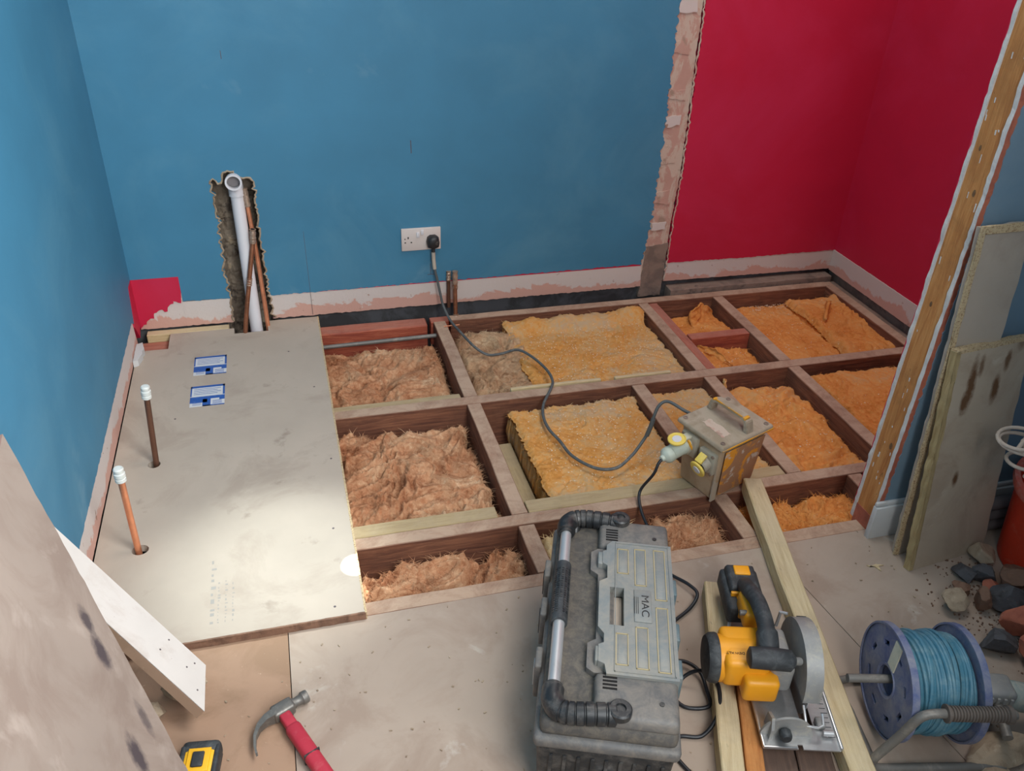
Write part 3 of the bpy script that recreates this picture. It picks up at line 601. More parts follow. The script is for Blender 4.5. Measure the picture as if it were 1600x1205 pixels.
flap('insulation_flap', (1.95, -0.72, -0.05), 0.05, 0.06, 0.01, 1.1, 0.01, M['wool_yellow'], 'small curled tuft behind the transformer noggin', 15)
# chips and sawdust on the insulation
b = MB(); rnd = random.Random(5)
for (x0, x1, y0, y1, z, n) in ((1.36, 1.84, -.58, -.20, -.022, 420), (1.22, 1.59, -1.14, -.73, -.012, 330), (1.69, 1.86, -1.1, -.72, -.022, 40), (2.3, 2.6, -.56, -.14, -.048, 60), (2.36, 2.6, -.17, -.13, -.045, 120), (1.98, 2.15, -1.15, -.75, -.02, 60), (1.95, 2.15, -.58, -.46, -.03, 20)):
    for k in range(n):
        x, y = rnd.uniform(x0, x1), rnd.uniform(y0, y1); a, c = rnd.uniform(.0007, .003), rnd.uniform(.0005, .0013)
        b.box(-a, a, -c, c, -.0005, .0008, mtx=Matrix.Translation((x, y, z+rnd.uniform(0, .002))) @ Matrix.Rotation(rnd.uniform(0, PI), 4, 'Z') @ Matrix.Rotation(rnd.uniform(-.5, .5), 4, 'X'))
tag(b.build('wood_chips', M['fleck'], smooth=0), 'pale sawdust and wood chips scattered over the yellow insulation', 'debris', kind='stuff')
b = MB()
for k in range(230):
    x, y = rnd.uniform(.25, 2.3), rnd.uniform(-2.2, -1.5); a, c = rnd.uniform(.0008, .0032), rnd.uniform(.0006, .0018)
    b.box(-a, a, -c, c, 0, .0012, mtx=Matrix.Translation((x, y, 0.0035)) @ Matrix.Rotation(rnd.uniform(0, PI), 4, 'Z'))
tag(b.build('floor_debris', M['stone_beige'], smooth=0), 'small grit and crumbs scattered over the worn floor boards', 'debris', kind='stuff')

# ------------------------------------------------------------------ boards
def ell(cx, cy, a, b_, n=20): return [(cx+a*math.cos(2*PI*k/n), cy+b_*math.sin(2*PI*k/n)) for k in range(n)]
t = empty('chipboard_sheet', (0.32, -0.75, 0.001)); tag(t, 'long grey-beige chipboard floor sheet along the left blue wall, with two pipe holes', 'floor board')
ox, oy = 0.32, -0.75
out = [(0.001, -1.503), (0.616, -1.503), (0.618, -0.004), (0.436, -0.004), (0.436, -0.082), (0.318, -0.082), (0.318, -0.040), (0.10, -0.040), (0.100, -0.150), (0.001, -0.150)]
b = MB().prism([(p[0]-ox, p[1]-oy) for p in out], 0.0, 0.0215, holes=[[(p[0]-ox, p[1]-oy) for p in h] for h in (ell(0.108, -0.822, .017, .017), ell(0.104, -1.175, .02, .018))])
b.build('board', M['chip'], t, smooth=0)
e = MB(); n = 220
pts = [(0.6165+noise.noise(Vector((k*.7, 0, 0)))*.0012, -1.504+1.5*k/n) for k in range(n+1)]
e.prism([(p[0]-ox-0.002, p[1]-oy) for p in reversed(pts)]+[(p[0]-ox+.0028, p[1]-oy) for p in pts], 0.0, 0.0222); e.build('cut_edge', M['chipedge'], t, smooth=0)
e = MB(); e.prism(ragged([(0.002-ox, -1.5055-oy), (0.617-ox, -1.5055-oy), (0.617-ox, -1.501-oy), (0.002-ox, -1.501-oy)], 0.001, 0.006), 0.0, 0.0218); e.build('cut_edge', M['stone_brown'], t, smooth=0)
for (x0, y0) in ((0.243, -0.292), (0.240, -0.484)):
    s_ = MB().box(-.052, .052, -.061, .061, 0, .0004).build('sticker', M['sticker'], t, smooth=0, loc=(x0-ox, y0-oy, .0216), rot=(0, 0, 0.0))
    q = MB().box(-.052, .052, .050, .061, 0, .0007).box(-.052, -.048, 0.0, .061, 0, .0007).box(.046, .052, .0, .061, 0, .0007).box(-.052, .052, -.020, -.004, 0, .0007).box(-.012, .052, -.061, -.056, 0, .0007)
    q.box(-.052, .0, -.040, -.020, 0, .0007).box(-.014, .010, -.061, -.020, 0, .0007).box(.036, .052, -.030, -.020, 0, .0007)
    q.build('blue_print', M['stickerblue'], s_, smooth=0)
    q = MB()
    for k in range(4): q.box(-.042, .040-.01*(k % 2), .0405-k*.010, .0425-k*.010, 0, .0007)
    q.build('text_lines', M['stickerblue'], s_, smooth=0); q = MB()
    for k in range(5): q.box(-.044, -.018, -.024-k*.007, -.0225-k*.007, .0, .0009)
    q.build('text_lines', M['stickerblue'], s_, smooth=0); q = MB()
    for k in range(4): q.box(.016, .044, -.034-k*.006, -.0325-k*.006, .0, .0009)
    q.build('text_lines', M['stickerblue'], s_, smooth=0)
q = MB(); rnd = random.Random(9)           # faded vertical ink stamp
for r in range(4):
    y = -1.46; x = 0.275+r*0.016
    while y < (-1.33 if r else -1.26):
        l = rnd.uniform(.004, .012) if r else rnd.uniform(.012, .025); wd = .006 if r else .013
        q.box(x-ox, x-ox+wd*rnd.uniform(.3, 1), y-oy, y-oy+l*rnd.uniform(.3, .8), .0215, .0217)
        y += l+rnd.uniform(.003, .006)
q.build('faded_ink_stamp', M['stamp'], t, smooth=0)
for (x, y) in ((0.15, -0.6), (0.55, -1.47), (0.57, -0.5), (0.59, -0.9), (0.5, -0.25), (0.57, -1.2)): MB().lathe([(0.003, 0), (0.003, .0004)], 12, Matrix.Translation((x-ox, y-oy, .0215))).build('screw_head', M['smudge'], t)
# torn white packing along the board's left edge
tag(MB().prism(ragged([(0.001, -0.26), (0.016, -0.25), (0.028, -0.18), (0.02, -0.13), (0.001, -0.14)], .004, seed=4), 0.023, 0.046).build('packing_strip', M['skirt'], origin=(0.01, -0.4, 0)), 'pale torn scrap lying on the back left corner of the chipboard sheet', 'packing strip')
for (x0, x1, m, lab, y0) in ((-0.0, 0.4405, 'brownb', 'tan floor board in front of the chipboard sheet, under the hammer', -1.4965), (0.4425, 1.655, 'floorb', 'wide worn floor board under the toolbox', -1.4965)):
    tag(MB().prism([(x0, y0), (x0, -2.72), (x1 if x1 < 1 else 1.795, -2.72), (x1, y0)], -.017, .002).build('floor_board', M[m], smooth=0, origin=((x0+x1)/2, -2.1, -.017)), lab, 'floor board', 'floor boards')
tag(MB().prism([(1.657, -1.4965), (2.80, -1.4965), (2.80, -2.72), (1.797, -2.72)], -.017, .002).build('floor_board', M['floorb'], smooth=0, origin=(2.2, -2, -.017)), 'worn floor board at the right, below the stones and leaning boards', 'floor board', 'floor boards')
for k in range(2):
    cx_, cy_ = 1.341+(k-.5)*.074*.945, -2.22-(k-.5)*.074*.326
    timber('dark_plank', cx_-.035, cx_+.035, cy_-.28, cy_+.28, .0025, .014, M['darkplank'], ['dark brown plank lying under the saw, beside the orange-brown timber', 'dark brown plank lying under the saw, beside the long pale timber'][k], 'plank', 'dark planks under the saw', rz=-0.333, seed=50+k)

# leaning sheet at the left foreground
def slab_between(A, B, C, D, th):
    """quad A B C D (outer face) thickened backwards"""
    A, B, C, D = map(Vector, (A, B, C, D)); n = (B-A).cross(D-A).normalized()*th
    return A, B, C, D, n
A, B, D = Vector((0.30, -1.93, 0.004)), Vector((0.016, -1.494, 0.606)), Vector((0.36, -2.68, 0.10)); C = B+(D-A)*1.0
def quadslab(A, B, C, D, th, name, m, parent=None, origin=None, nu=40, nv=40, rag=0.0):
    n = (B-A).cross(D-A).normalized()*th; b = MB(); top, bot = [], []
    for j in range(nv+1):
        r1, r2 = [], []
        for i in range(nu+1):
            u, v = i/nu, j/nv; p = A.lerp(D, u).lerp(B.lerp(C, u), v)
            if rag and (i in (0, nu) or j in (0, nv)): p = p+(D-A).normalized()*noise.noise(p*30)*rag*(1 if i in (0, nu) else 0)+(B-A).normalized()*noise.noise(p*40)*rag*(1 if j in (0, nv) else 0)
            r1.append(b.bm.verts.new(p)); r2.append(b.bm.verts.new(p+n))
        top.append(r1); bot.append(r2)
    for j in range(nv):
        for i in range(nu):
            b.bm.faces.new((top[j][i], top[j][i+1], top[j+1][i+1], top[j+1][i])); b.bm.faces.new((bot[j][i], bot[j+1][i], bot[j+1][i+1], bot[j][i+1]))
    for i in range(nu): b.bm.faces.new((top[0][i], top[0][i+1], bot[0][i+1], bot[0][i])); b.bm.faces.new((top[nv][i], top[nv][i+1], bot[nv][i+1], bot[nv][i]))
    for j in range(nv): b.bm.faces.new((top[j][0], top[j+1][0], bot[j+1][0], bot[j][0])); b.bm.faces.new((top[j][nu], top[j+1][nu], bot[j+1][nu], bot[j][nu]))
    return b.build(name, m, parent, smooth=30, origin=origin)
t = empty('leaning_sheet', (0.2, -2.2, 0.0)); tag(t, 'large stained chipboard sheet leaning on the left wall in the near left foreground', 'board')
O = Vector((0.2, -2.2, 0.0))
ls = quadslab(A-O, B-O, C-O, D-O, -0.015, 'sheet', M['bigsheet'], t, rag=0.006)
nrm = (B-A).cross(D-A).normalized(); e1 = (B-A).normalized(); e2 = (D-A).normalized()
if nrm.z < 0: nrm = -nrm
R_ = Matrix((e1, nrm.cross(e1), nrm)).transposed()
LS = (B-A).length
add_stains(M['bigsheet'], [(tuple(A+e1*s1*LS+e2*s2-O), tuple(R_.to_euler()), r1, r2, k) for (s1, s2, r1, r2, k) in ((0.60, 0.075, .040, .026, .9), (0.53, 0.085, .05, .032, .95), (0.36, 0.16, .055, .034, .95), (0.28, 0.18, .045, .036, .9), (0.34, 0.06, .05, .022, .7), (0.24, 0.30, .04, .03, .4))], (70, 60, 64))

# white faced plank
LATER = []
P2 = Vector((0.2808, -1.7347, 0.0750)); P1 = Vector((0.2806, -1.6276, 0.0820)); Wp = Vector((.02, -1.4385, .356)); d = Wp-P1
t = empty('white_plank', (0.27, -1.66, 0.0)); tag(t, 'white faced offcut plank leaning from the left wall down to the tan floor board', 'plank'); O = Vector((0.27, -1.66, 0.0))
nn = (P1-P2).cross(d).normalized()*0.022
if nn.z > 0: nn = -nn
for (x, y, s_, k) in ((.215, -1.625, .03, 31), (.17, -1.68, .026, 32), (.25, -1.60, .022, 33)): LATER.append((x, y, s_, k))
quadslab(P2-O, P1-O, P1+d-O, P2+d-O, 0.0012, 'white_face', M['whiteboard'], t)
b = MB(); c = [P2+nn*.06, P1+nn*.06, P1+d+nn*.06, P2+d+nn*.06]; b.hexa([q-O for q in c]+[q+nn-O for q in c]); b.build('board_core', M['brownb'], t, smooth=0)
u = d.normalized(); v = (P2-P1).normalized()
for (a_, c_) in ((.03, .02), (.02, .075), (.05, .045), (.10, .02), (.12, .06)):
    p = P1+u*a_+v*c_-O-nn*0.03; MB().lathe([(.002, 0), (.002, .001)], 10, Matrix.Translation(p) @ (nn*-1).to_track_quat('Z', 'Y').to_matrix().to_4x4()).build('nail_hole', M['smudge'], t)
# boards leaning on the partition
t = empty('leaning_board', (2.05, -1.60, 0.0)); tag(t, 'taller grey board leaning on the partition behind the brown-streaked board', 'board', 'boards leaning on the partition'); O = Vector((2.05, -1.60, 0))
quadslab(Vector((1.973, -1.60, .003))-O, Vector((1.935, -1.553, .88))-O, Vector((2.065, -1.553, .885))-O, Vector((2.11, -1.60, .003))-O, 0.018, 'sheet', M['chip'], t, rag=.004)
quadslab(Vector((1.966, -1.6025, .003))-O, Vector((1.930, -1.556, .882))-O, Vector((1.942, -1.556, .882))-O, Vector((1.979, -1.6025, .003))-O, 0.006, 'pale_edge', M['chipedge'], t, rag=.004)
quadslab(Vector((1.932, -1.5565, .868))-O, Vector((1.932, -1.5555, .886))-O, Vector((2.067, -1.5555, .888))-O, Vector((2.067, -1.5565, .870))-O, 0.006, 'pale_edge', M['chipedge'], t, rag=.004)
t = empty('leaning_board', (2.09, -1.64, 0.0)); tag(t, 'shorter beige board with brown streaks leaning in front of the taller grey board', 'board', 'boards leaning on the partition'); O = Vector((2.09, -1.64, 0))
a, b2, d2 = Vector((1.968, -1.662, .003)), Vector((1.944, -1.592, .606)), Vector((2.213, -1.635, .003)); c2 = b2+(d2-a)*.93
quadslab(a-O, b2-O, c2-O, d2-O, 0.018, 'sheet', M['streaky'], t, rag=.004)
nrm = (b2-a).cross(d2-a).normalized(); e1 = (b2-a).normalized(); e2 = (d2-a).normalized()
if nrm.y > 0: nrm = -nrm
quadslab(a-O+nrm*.0006-e2*.003, b2-O+nrm*.0006-e2*.003, b2-O+nrm*.0006+e2*.010, a-O+nrm*.0006+e2*.010, 0.019, 'torn_yellow_edge', M['greenZ'], t, rag=.006)
quadslab(b2-O+nrm*.0006-e1*.006, b2-O+nrm*.0006+e1*.003, c2-O+nrm*.0006+e1*.003, c2-O+nrm*.0006-e1*.006, 0.019, 'top_edge', M['chipedge'], t, rag=.003)
R_ = Matrix((e1, nrm.cross(e1), nrm)).transposed()
add_stains(M['streaky'], [(tuple(a+e1*s1+e2*s2-O), tuple(R_.to_euler()), r1, r2, k) for (s1, s2, r1, r2, k) in ((.515, .065, .10, .020, 1), (.47, .055, .05, .018, 1), (.49, .145, .055, .018, 1), (.56, .165, .04, .014, .9), (.56, .085, .04, .012, .8), (.255, .085, .030, .014, 1), (.60, .20, .03, .02, .6))], (104, 72, 44))

# ------------------------------------------------------------------ pipes
def stub(x, y, xt, m, lab):
    t = empty('pipe_stub', (x, y, -0.10)); tag(t, lab, 'pipe', 'capped pipe stubs in the chipboard')
    top = Vector((xt-x, 0, 0.355)); MB().tube([(0, 0, 0), tuple(top)], 0.0078, 20).build('pipe', m, t)
    c = MB().lathe([(.0105, 0), (.0125, .002), (.0125, .010), (.0110, .011), (.0110, .014), (.0128, .015), (.0128, .024), (.0105, .026), (.0105, .030), (.0118, .031), (.0118, .036), (.0095, .039), (0.004, .0395)], 24)
    c.build('stop_end', M['capplastic'], t, loc=tuple(top*0.955), rot=(0, math.atan2(top.x, top.z), 0))
stub(0.106, -0.820, 0.129, M['darkcopper'], 'dull brown capped pipe stub, the rear one by the left wall')
stub(0.099, -1.177, 0.103, M['copper'], 'bright copper capped pipe stub, the front one by the left wall')
# waste pipe in the chase
t = empty('waste_pipe', (0.40, -0.03, -0.15)); tag(t, 'white plastic waste pipe with an open elbow in the wall chase', 'pipe'); O = Vector((0.40, -0.03, -0.15))
pa = [Vector((0.397, -0.052, -0.15)).lerp(Vector((0.3885, 0.026, 0.515)), k/6) for k in range(7)]
MB().tube([p-O for p in smoothpath(pa)], 0.0215, 28).build('pipe', M['whiteplastic'], t)
el = [Vector((0.3885, 0.024, 0.495)), Vector((0.388, 0.024, 0.525)), Vector((0.387, 0.018, 0.543)), Vector((0.386, 0.002, 0.553)), Vector((0.386, -0.026, 0.556))]
b = MB(); b.tube([p-O for p in smoothpath(el)], 0.0255, 28, caps=False); b.tube([p-O for p in reversed(smoothpath(el))], 0.0212, 28, caps=False)
R_ = Matrix.Translation(Vector((0.386, -0.026, 0.556))-O) @ Matrix.Rotation(PI/2, 4, 'X')
b.lathe([(.0212, -.006), (.0212, .004), (.0275, .004), (.0275, -.008), (.0255, -.009)], 28, R_, close=False); b.build('elbow', M['whiteplastic'], t)
MB().lathe([(0.0, -.02), (.0212, -.02), (.0212, -.019), (0, -.019)], 24, R_).build('dark_bore', M['hose'], t)
def copper(pts, r, name, lab, fit=(), m='oldcopper', cat='pipe', grp='copper pipes in the wall chase'):
    o_ = Vector(pts[0]); t = empty(name, tuple(o_)); tag(t, lab, cat, grp)
    MB().tube([p-o_ for p in smoothpath(pts)], r, 16).build('pipe', M[m], t)
    for (p, q, rr) in fit: MB().tube([Vector(p).lerp(Vector(q), k/8)-o_ for k in range(9)], lambda s_: rr*(1+.12*math.sin(s_*20)), 16).build('compression_joint', M['solder'], t)
    return t
copper([(0.345, -0.092, -0.12), (0.358, -0.078, 0.03), (0.396, -0.045, 0.22), (0.423, -0.018, 0.345)], .0078, 'copper_pipe', 'dark copper pipe crossing in front of the white waste pipe, ending in an open fitting', (((0.4215, -.018, 0.335), (0.4265, -.016, 0.385), .0105), ((0.390, -.049, 0.190), (0.3955, -.044, 0.215), .0095)))
copper([(0.437, -0.058, -0.12), (0.436, -0.040, 0.02), (0.430, -0.005, 0.25), (0.419, 0.020, 0.47)], .0075, 'copper_pipe', 'copper pipe rising on the right side of the wall chase, behind the other one', (((0.420, .019, 0.455), (0.416, .022, 0.520), .0105),), m='copper')
MB().tube([(0.4268, -.0165, .3851), (0.4270, -.0165, .3862)], .007, 14).build('dark_bore', M['hole'], bpy.data.objects['copper_pipe'], loc=tuple(-Vector((0.345, -0.092, -0.12))))
copper([(1.135, -0.062, -0.10), (1.134, -0.048, 0.0), (1.136, -0.026, 0.13)], .0080, 'copper_stub', 'upright copper stub at the back wall below the white socket', (((1.1362, -.027, 0.10), (1.137, -.024, 0.172), .0102), ((1.134, -.057, -.028), (1.1345, -.050, 0.004), .011)), grp='copper pipes at the back wall')
copper([(1.114, -0.016, 0.02), (1.115, -0.008, 0.14)], .0072, 'copper_stub', 'second darker copper stub close behind the upright one at the back wall', (((1.115, -.009, .13), (1.116, -.006, .166), .009),), m='darkcopper', grp='copper pipes at the back wall')
tag(MB().tube([(0.35, -0.160, -0.030), (0.62, -0.152, -0.030), (1.045, -0.146, -0.028)], .0078, 16).build('grey_pipe', M['tube'], origin=(0.8, -0.15, -0.03)), 'grey horizontal pipe running from under the chipboard sheet to the rear noggin', 'pipe')
tag(MB().tube([(1.07, -0.140, 0.004), (1.13, -0.138, 0.004)], .0022, 8).build('copper_offcut', M['copper'], origin=(1.1, -0.139, 0.002)), 'thin copper offcut lying across the noggin by the copper stub', 'pipe')

# ------------------------------------------------------------------ wall socket, plug and lead
t = empty('wall_socket', (1.0132, 0.0, 0.3035)); tag(t, 'white double wall socket with switches on the blue wall', 'socket'); t.rotation_euler = (0, 0, 0)
MB().box(-.073, .073, -.0095, 0.0, -.043, .043, .0025, 2).build('face_plate', M['socketplastic'], t)
for x in (-.012, .004):
    MB().box(x-.0055, x+.0055, -.0135, -.009, .008 if x < 0 else .018, .029 if x < 0 else .036, .0015).build('switch', M['whiteplastic'], t)
for x in (-.048, .040):
    MB().box(x-.002, x+.002, -.0099, -.0093, .004, .012).box(x-.014, x-.0085, -.0099, -.0093, -.012, -.008).box(x+.0085, x+.014, -.0099, -.0093, -.012, -.008).build('socket_holes', M['hole'], t, smooth=0)
MB().box(-.062, -.058, -.0099, -.0093, .002, .006).build('screw', M['hole'], t)
for (x, z) in ((-0.3, .0), ):
    pass
t = empty('plug', (1.055, -0.0095, 0.298)); tag(t, 'black three-pin plug in the right side of the wall socket', 'plug')
pr = [(-.021, -.022), (-.024, -.004), (-.021, .014), (-.010, .022), (.010, .022), (.021, .014), (.024, -.004), (.021, -.022), (.008, -.027), (-.008, -.027)]
b = MB()
rows = []
for (y, s_) in ((0, .96), (-.010, 1.0), (-.022, .94), (-.029, .80), (-.032, .55)):
    rows.append([b.bm.verts.new((p[0]*s_, y, p[1]*s_)) for p in pr])
for A_, B_ in zip(rows, rows[1:]):
    for k in range(10): b.bm.faces.new((A_[k], A_[(k+1) % 10], B_[(k+1) % 10], B_[k]))
b.bm.faces.new(rows[0]); b.bm.faces.new(rows[-1]); b.build('plug_body', M['black'], t, smooth=60)
MB().tube([(0, -.014, -.022), (0, -.014, -.045)], .0065, 14).build('strain_relief', M['black'], t)
lead = [(1.055, -.0235, .245), (1.0555, -.026, .215), (1.060, -.030, .18), (1.068, -.034, .14), (1.076, -.045, .09), (1.085, -.06, .045), (1.100, -.12, .014), (1.120, -.22, .0115), (1.145, -.320, .008), (1.185, -.355, -.01), (1.235, -.357, -.012), (1.290, -.378, .010), (1.330, -.43, .006), (1.355, -.52, .004), (1.352, -.60, .008), (1.33, -.652, .010), (1.285, -.72, .0), (1.262, -.79, .0), (1.258, -.86, .0), (1.272, -.93, .0), (1.285, -1.01, .0), (1.330, -1.085, .004), (1.385, -1.108, .012), (1.440, -1.085, .030), (1.480, -1.06, .055), (1.500, -1.055, .09), (1.505, -1.06, .135), (1.520, -1.055, .175), (1.545, -1.060, .190), (1.575, -1.110, .186), (1.61, -1.14, .175)]
t = empty('power_lead', (1.06, -.03, .245)); tag(t, 'dark grey power lead trailing from the wall plug across the joists to the transformer', 'cable'); O = Vector((1.06, -.03, .245))
MB().tube([Vector(p)-O for p in smoothpath(lead, 10)], .0048, 12).build('cable', M['cable'], t)
MB().tube([Vector(p)-O for p in ((1.055, -.0235, .256), (1.0551, -.0255, .225), (1.058, -.029, .190))], .0072, 12).build('tape_wrap', M['tape'], t)
MB().tube([Vector(p)-O for p in ((1.495, -1.056, .075), (1.502, -1.058, .105), (1.506, -1.06, .135))], .0068, 12).build('rubber_sleeve', M['cable'], t)

# ------------------------------------------------------------------ site transformer
t = empty('site_transformer', (1.652, -1.205, 0.003), math.radians(19)); t.rotation_euler = (0.015, -0.03, math.radians(19)); t.scale = (.95, .95, .97)
tag(t, 'grimy yellow site transformer with top handle standing on the third joist', 'transformer')
def frust(x, y, X, Y, z0, z1, bev):
    b = MB(); b.hexa([(-x, -y, z0), (x, -y, z0), (x, y, z0), (-x, y, z0), (-X, -Y, z1), (X, -Y, z1), (X, Y, z1), (-X, Y, z1)])
    bmesh.ops.bevel(b.bm, geom=list(b.bm.edges), offset=bev, segments=3, profile=.5, affect='EDGES'); return b
frust(.082, .066, .093, .078, 0, .200, .006).build('casing', M['tx'], t)
b = MB(); b.box(-.090, -.070, -.070, -.066, .0, .19).build('corner_rib', M['txgrime'], t)
frust(.106, .092, .104, .089, .196, .212, .0055).build('lid', M['txgrime'], t)
b = MB(); b.box(-.104, .104, -.0925, -.089, .198, .203, .001).box(.1035, .1065, -.088, .088, .198, .203, .001); b.build('chipped_lid_edge', M['txyellow'], t)
b = frust(.070, .0006, .080, .0006, .02, .185, .0001); o = b.build('worn_label', M['txface'], t, loc=(0, -.0735, 0), rot=(0.065, 0, 0))
hp = [(-.074, .004, .211), (-.066, .004, .244), (-.052, .004, .252), (.052, .004, .252), (.066, .004, .244), (.074, .004, .211)]
b = MB(); prev = None
for (x, y, z), (dx, dz) in zip(hp, ((.011, 0), (.007, .004), (0, .007), (0, .007), (-.007, .004), (-.011, 0))):
    yy = .014
    r = [b.bm.verts.new((x-dx*.6, y-yy, z+dz*.4)), b.bm.verts.new((x-dx*.6, y+yy, z+dz*.4)), b.bm.verts.new((x+dx, y+yy, z-dz)), b.bm.verts.new((x+dx, y-yy, z-dz))]
    if prev:
        for k in range(4): b.bm.faces.new((prev[k], prev[(k+1) % 4], r[(k+1) % 4], r[k]))
    else: b.bm.faces.new(r)
    prev = r
b.bm.faces.new(prev); bmesh.ops.bevel(b.bm, geom=list(b.bm.edges), offset=.002, segments=2, affect='EDGES')
h = b.build('handle', M['txgrime'], t, rot=(0, 0, -PI/2), loc=(.012, 0, 0))
MB().box(-.052, .052, -.0115, -.0085, .2535, .2585, .001).box(.053, .063, -.010, .012, .248, .2555, .002).box(-.063, -.053, -.010, .004, .247, .2545, .002).build('bare_yellow_edge', M['txyellow'], h)
for (x, y) in ((-.088, -.074), (.088, -.074), (.088, .074), (-.088, .074)):
    MB().lathe([(.007, 0), (.007, .0025), (.0045, .003), (.0042, .0012), (.0, .0012)], 18, Matrix.Translation((x, y, .2115))).build('screw', M['greyscar'], t)
b = MB().prism(ragged([(-.07, -.05), (-.035, -.055), (-.03, .03), (-.06, .035)], .006, .006, seed=2), .2118, .2126); b.build('torn_label', M['scar'], t, smooth=0)
for k, (y, z, plugged) in enumerate(((.035, .148, 1), (-.040, .135, 0))):
    s_ = MB().box(-.106, -.088, y-.030, y+.030, z-.034, z+.034, .004); so = s_.build('outlet', M['sockgrey'], t)
    R_ = Matrix.Translation((-.104, y, z)) @ Matrix.Rotation(-PI/2-0.35, 4, 'Y')
    MB().lathe([(.023, 0), (.023, .020), (.020, .024), (.016, .024), (.016, .008), (0, .008)], 28, R_).build('outlet_ring', M['sockgrey'], so)
    if plugged:
        # cover flipped up above the inserted plug
        R2 = Matrix.Translation((-.150, y+.004, z+.030)) @ Matrix.Rotation(-.15, 4, 'Y')
        MB().lathe([(0, 0), (.024, 0), (.0265, .003), (.0265, .007), (.024, .008), (.022, .006), (0, .006)], 28, R2).build('outlet_cover', M['flap'], so)
        MB().lathe([(0, .006), (.014, .006), (.013, .008), (0, .008)], 18, R2).build('chrome_spot', M['whiteplastic'], so)
        MB().box(-.135, -.100, y-.010, y+.014, z+.026, z+.034, .002).build('cover_hinge', M['label'], so)
    else:
        R2 = Matrix.Translation((-.131, y, z-.012)) @ Matrix.Rotation(-PI/2-0.35, 4, 'Y')
        MB().lathe([(0, 0), (.024, 0), (.0265, .003), (.0265, .006), (.024, .008), (0, .008)], 28, R2).build('outlet_cover', M['flap'], so)
        MB().lathe([(0, .008), (.013, .008), (.012, .010), (0, .010)], 18, R2).build('chrome_spot', M['whiteplastic'], so)
        MB().box(-.015, .015, -.012, .012, -.004, .004, .002, mtx=Matrix.Translation((-.128, y, z+.022)) @ Matrix.Rotation(-.7, 4, 'Y')).build('cover_hinge', M['flap'], so)
for (y0, z0) in ((.062, .115), (.062, .175), (-.068, .105), (-.068, .165)):
    MB().lathe([(.005, 0), (.005, .002), (0, .003)], 12, Matrix.Translation((-.106, y0*.93, z0)) @ Matrix.Rotation(-PI/2, 4, 'Y')).build('screw', M['greyscar'], t)
TX = Matrix.Translation((1.652, -1.205, 0.003)) @ Matrix.Rotation(math.radians(19), 4, 'Z') @ Matrix.Diagonal((.95, .95, .97, 1))
pl = empty('inserted_plug', tuple(TX @ Vector((-.113, .035, .150)))); pl.rotation_euler = (0, math.radians(-90-12), math.radians(19))
tag(pl, 'pale grey-green round plug pushed into the left face of the transformer', 'plug')
MB().lathe([(.019, -.004), (.020, .012), (.024, .014), (.024, .022), (.0225, .024), (.021, .058), (.0225, .060), (.0225, .074), (.019, .080), (.010, .086), (.008, .094), (0, .094)], 32).build('plug_body', M['plug'], pl)
MB().lathe([(.0205, .0), (.0252, .002), (.0252, .006), (.0205, .008)], 28).build('retaining_ring', M['txyellow'], pl)
pe = TX @ Vector((-.113-.092, .035, .150-.020))
# second lead: runs under the toolbox and shows again in loops at its right
t = empty('extension_lead', tuple(pe)); tag(t, 'black lead hanging from the round plug and looping out right of the toolbox', 'cable'); O = pe
ll = [tuple(pe+Vector((.012, .002, .004))), tuple(pe+Vector((-.010, -.004, -.008))), tuple(pe+Vector((-.026, -.012, -.040))), (1.402, -1.242, .03), (1.388, -1.285, .0085), (1.383, -1.35, -.002), (1.376, -1.43, .006), (1.365, -1.48, .0085), (1.36, -1.53, .008), (1.385, -1.59, .02), (1.392, -1.625, .02), (1.36, -1.655, .012), (1.30, -1.685, .008), (1.245, -1.72, .008), (1.22, -1.76, .008), (1.235, -1.785, .01), (1.275, -1.80, .018), (1.296, -1.835, .02), (1.290, -1.88, .018), (1.28, -1.915, .012), (1.235, -1.905, .008), (1.222, -1.875, .008), (1.25, -1.845, .024), (1.285, -1.855, .050), (1.300, -1.90, .056), (1.275, -1.955, .040), (1.235, -1.975, .01), (1.19, -1.965, .008), (1.165, -1.99, .008), (1.172, -2.03, .008), (1.20, -2.09, .008), (1.26, -2.2, .008)]
MB().tube([Vector(p)-O for p in smoothpath(ll, 10)], .0042, 12).build('cable', M['blackcable'], t)

# ------------------------------------------------------------------ toolbox
TB = (1.083, -1.812, 0.003); tb = empty('toolbox', TB, math.radians(-21.5)); tag(tb, 'large grey and black toolbox with a metal pull handle and clear organiser lid', 'toolbox')
def rbox(x0, x1, y0, y1, z0, z1, bev, X=0.0, Y=0.0, seg=3):
    """box whose top is wider than its foot by X, Y per side"""
    b = MB(); b.hexa([(x0, y0, z0), (x1, y0, z0), (x1, y1, z0), (x0, y1, z0), (x0-X, y0-Y, z1), (x1+X, y0-Y, z1), (x1+X, y1+Y, z1), (x0-X, y1+Y, z1)])
    bmesh.ops.bevel(b.bm, geom=list(b.bm.edges), offset=bev, segments=seg, profile=.5, affect='EDGES'); return b
rbox(-.122, .112, -.262, .262, 0, .165, .016, .008, .008).build('body', M['tbdark'], tb)
rbox(-.134, .124, -.276, .276, .160, .190, .010, .002, .002).build('lid_rim', M['tbgrey'], tb)
rbox(-.128, .120, -.270, .270, .186, .222, .014, -.004, -.006).build('lid', M['tbgutter'], tb)
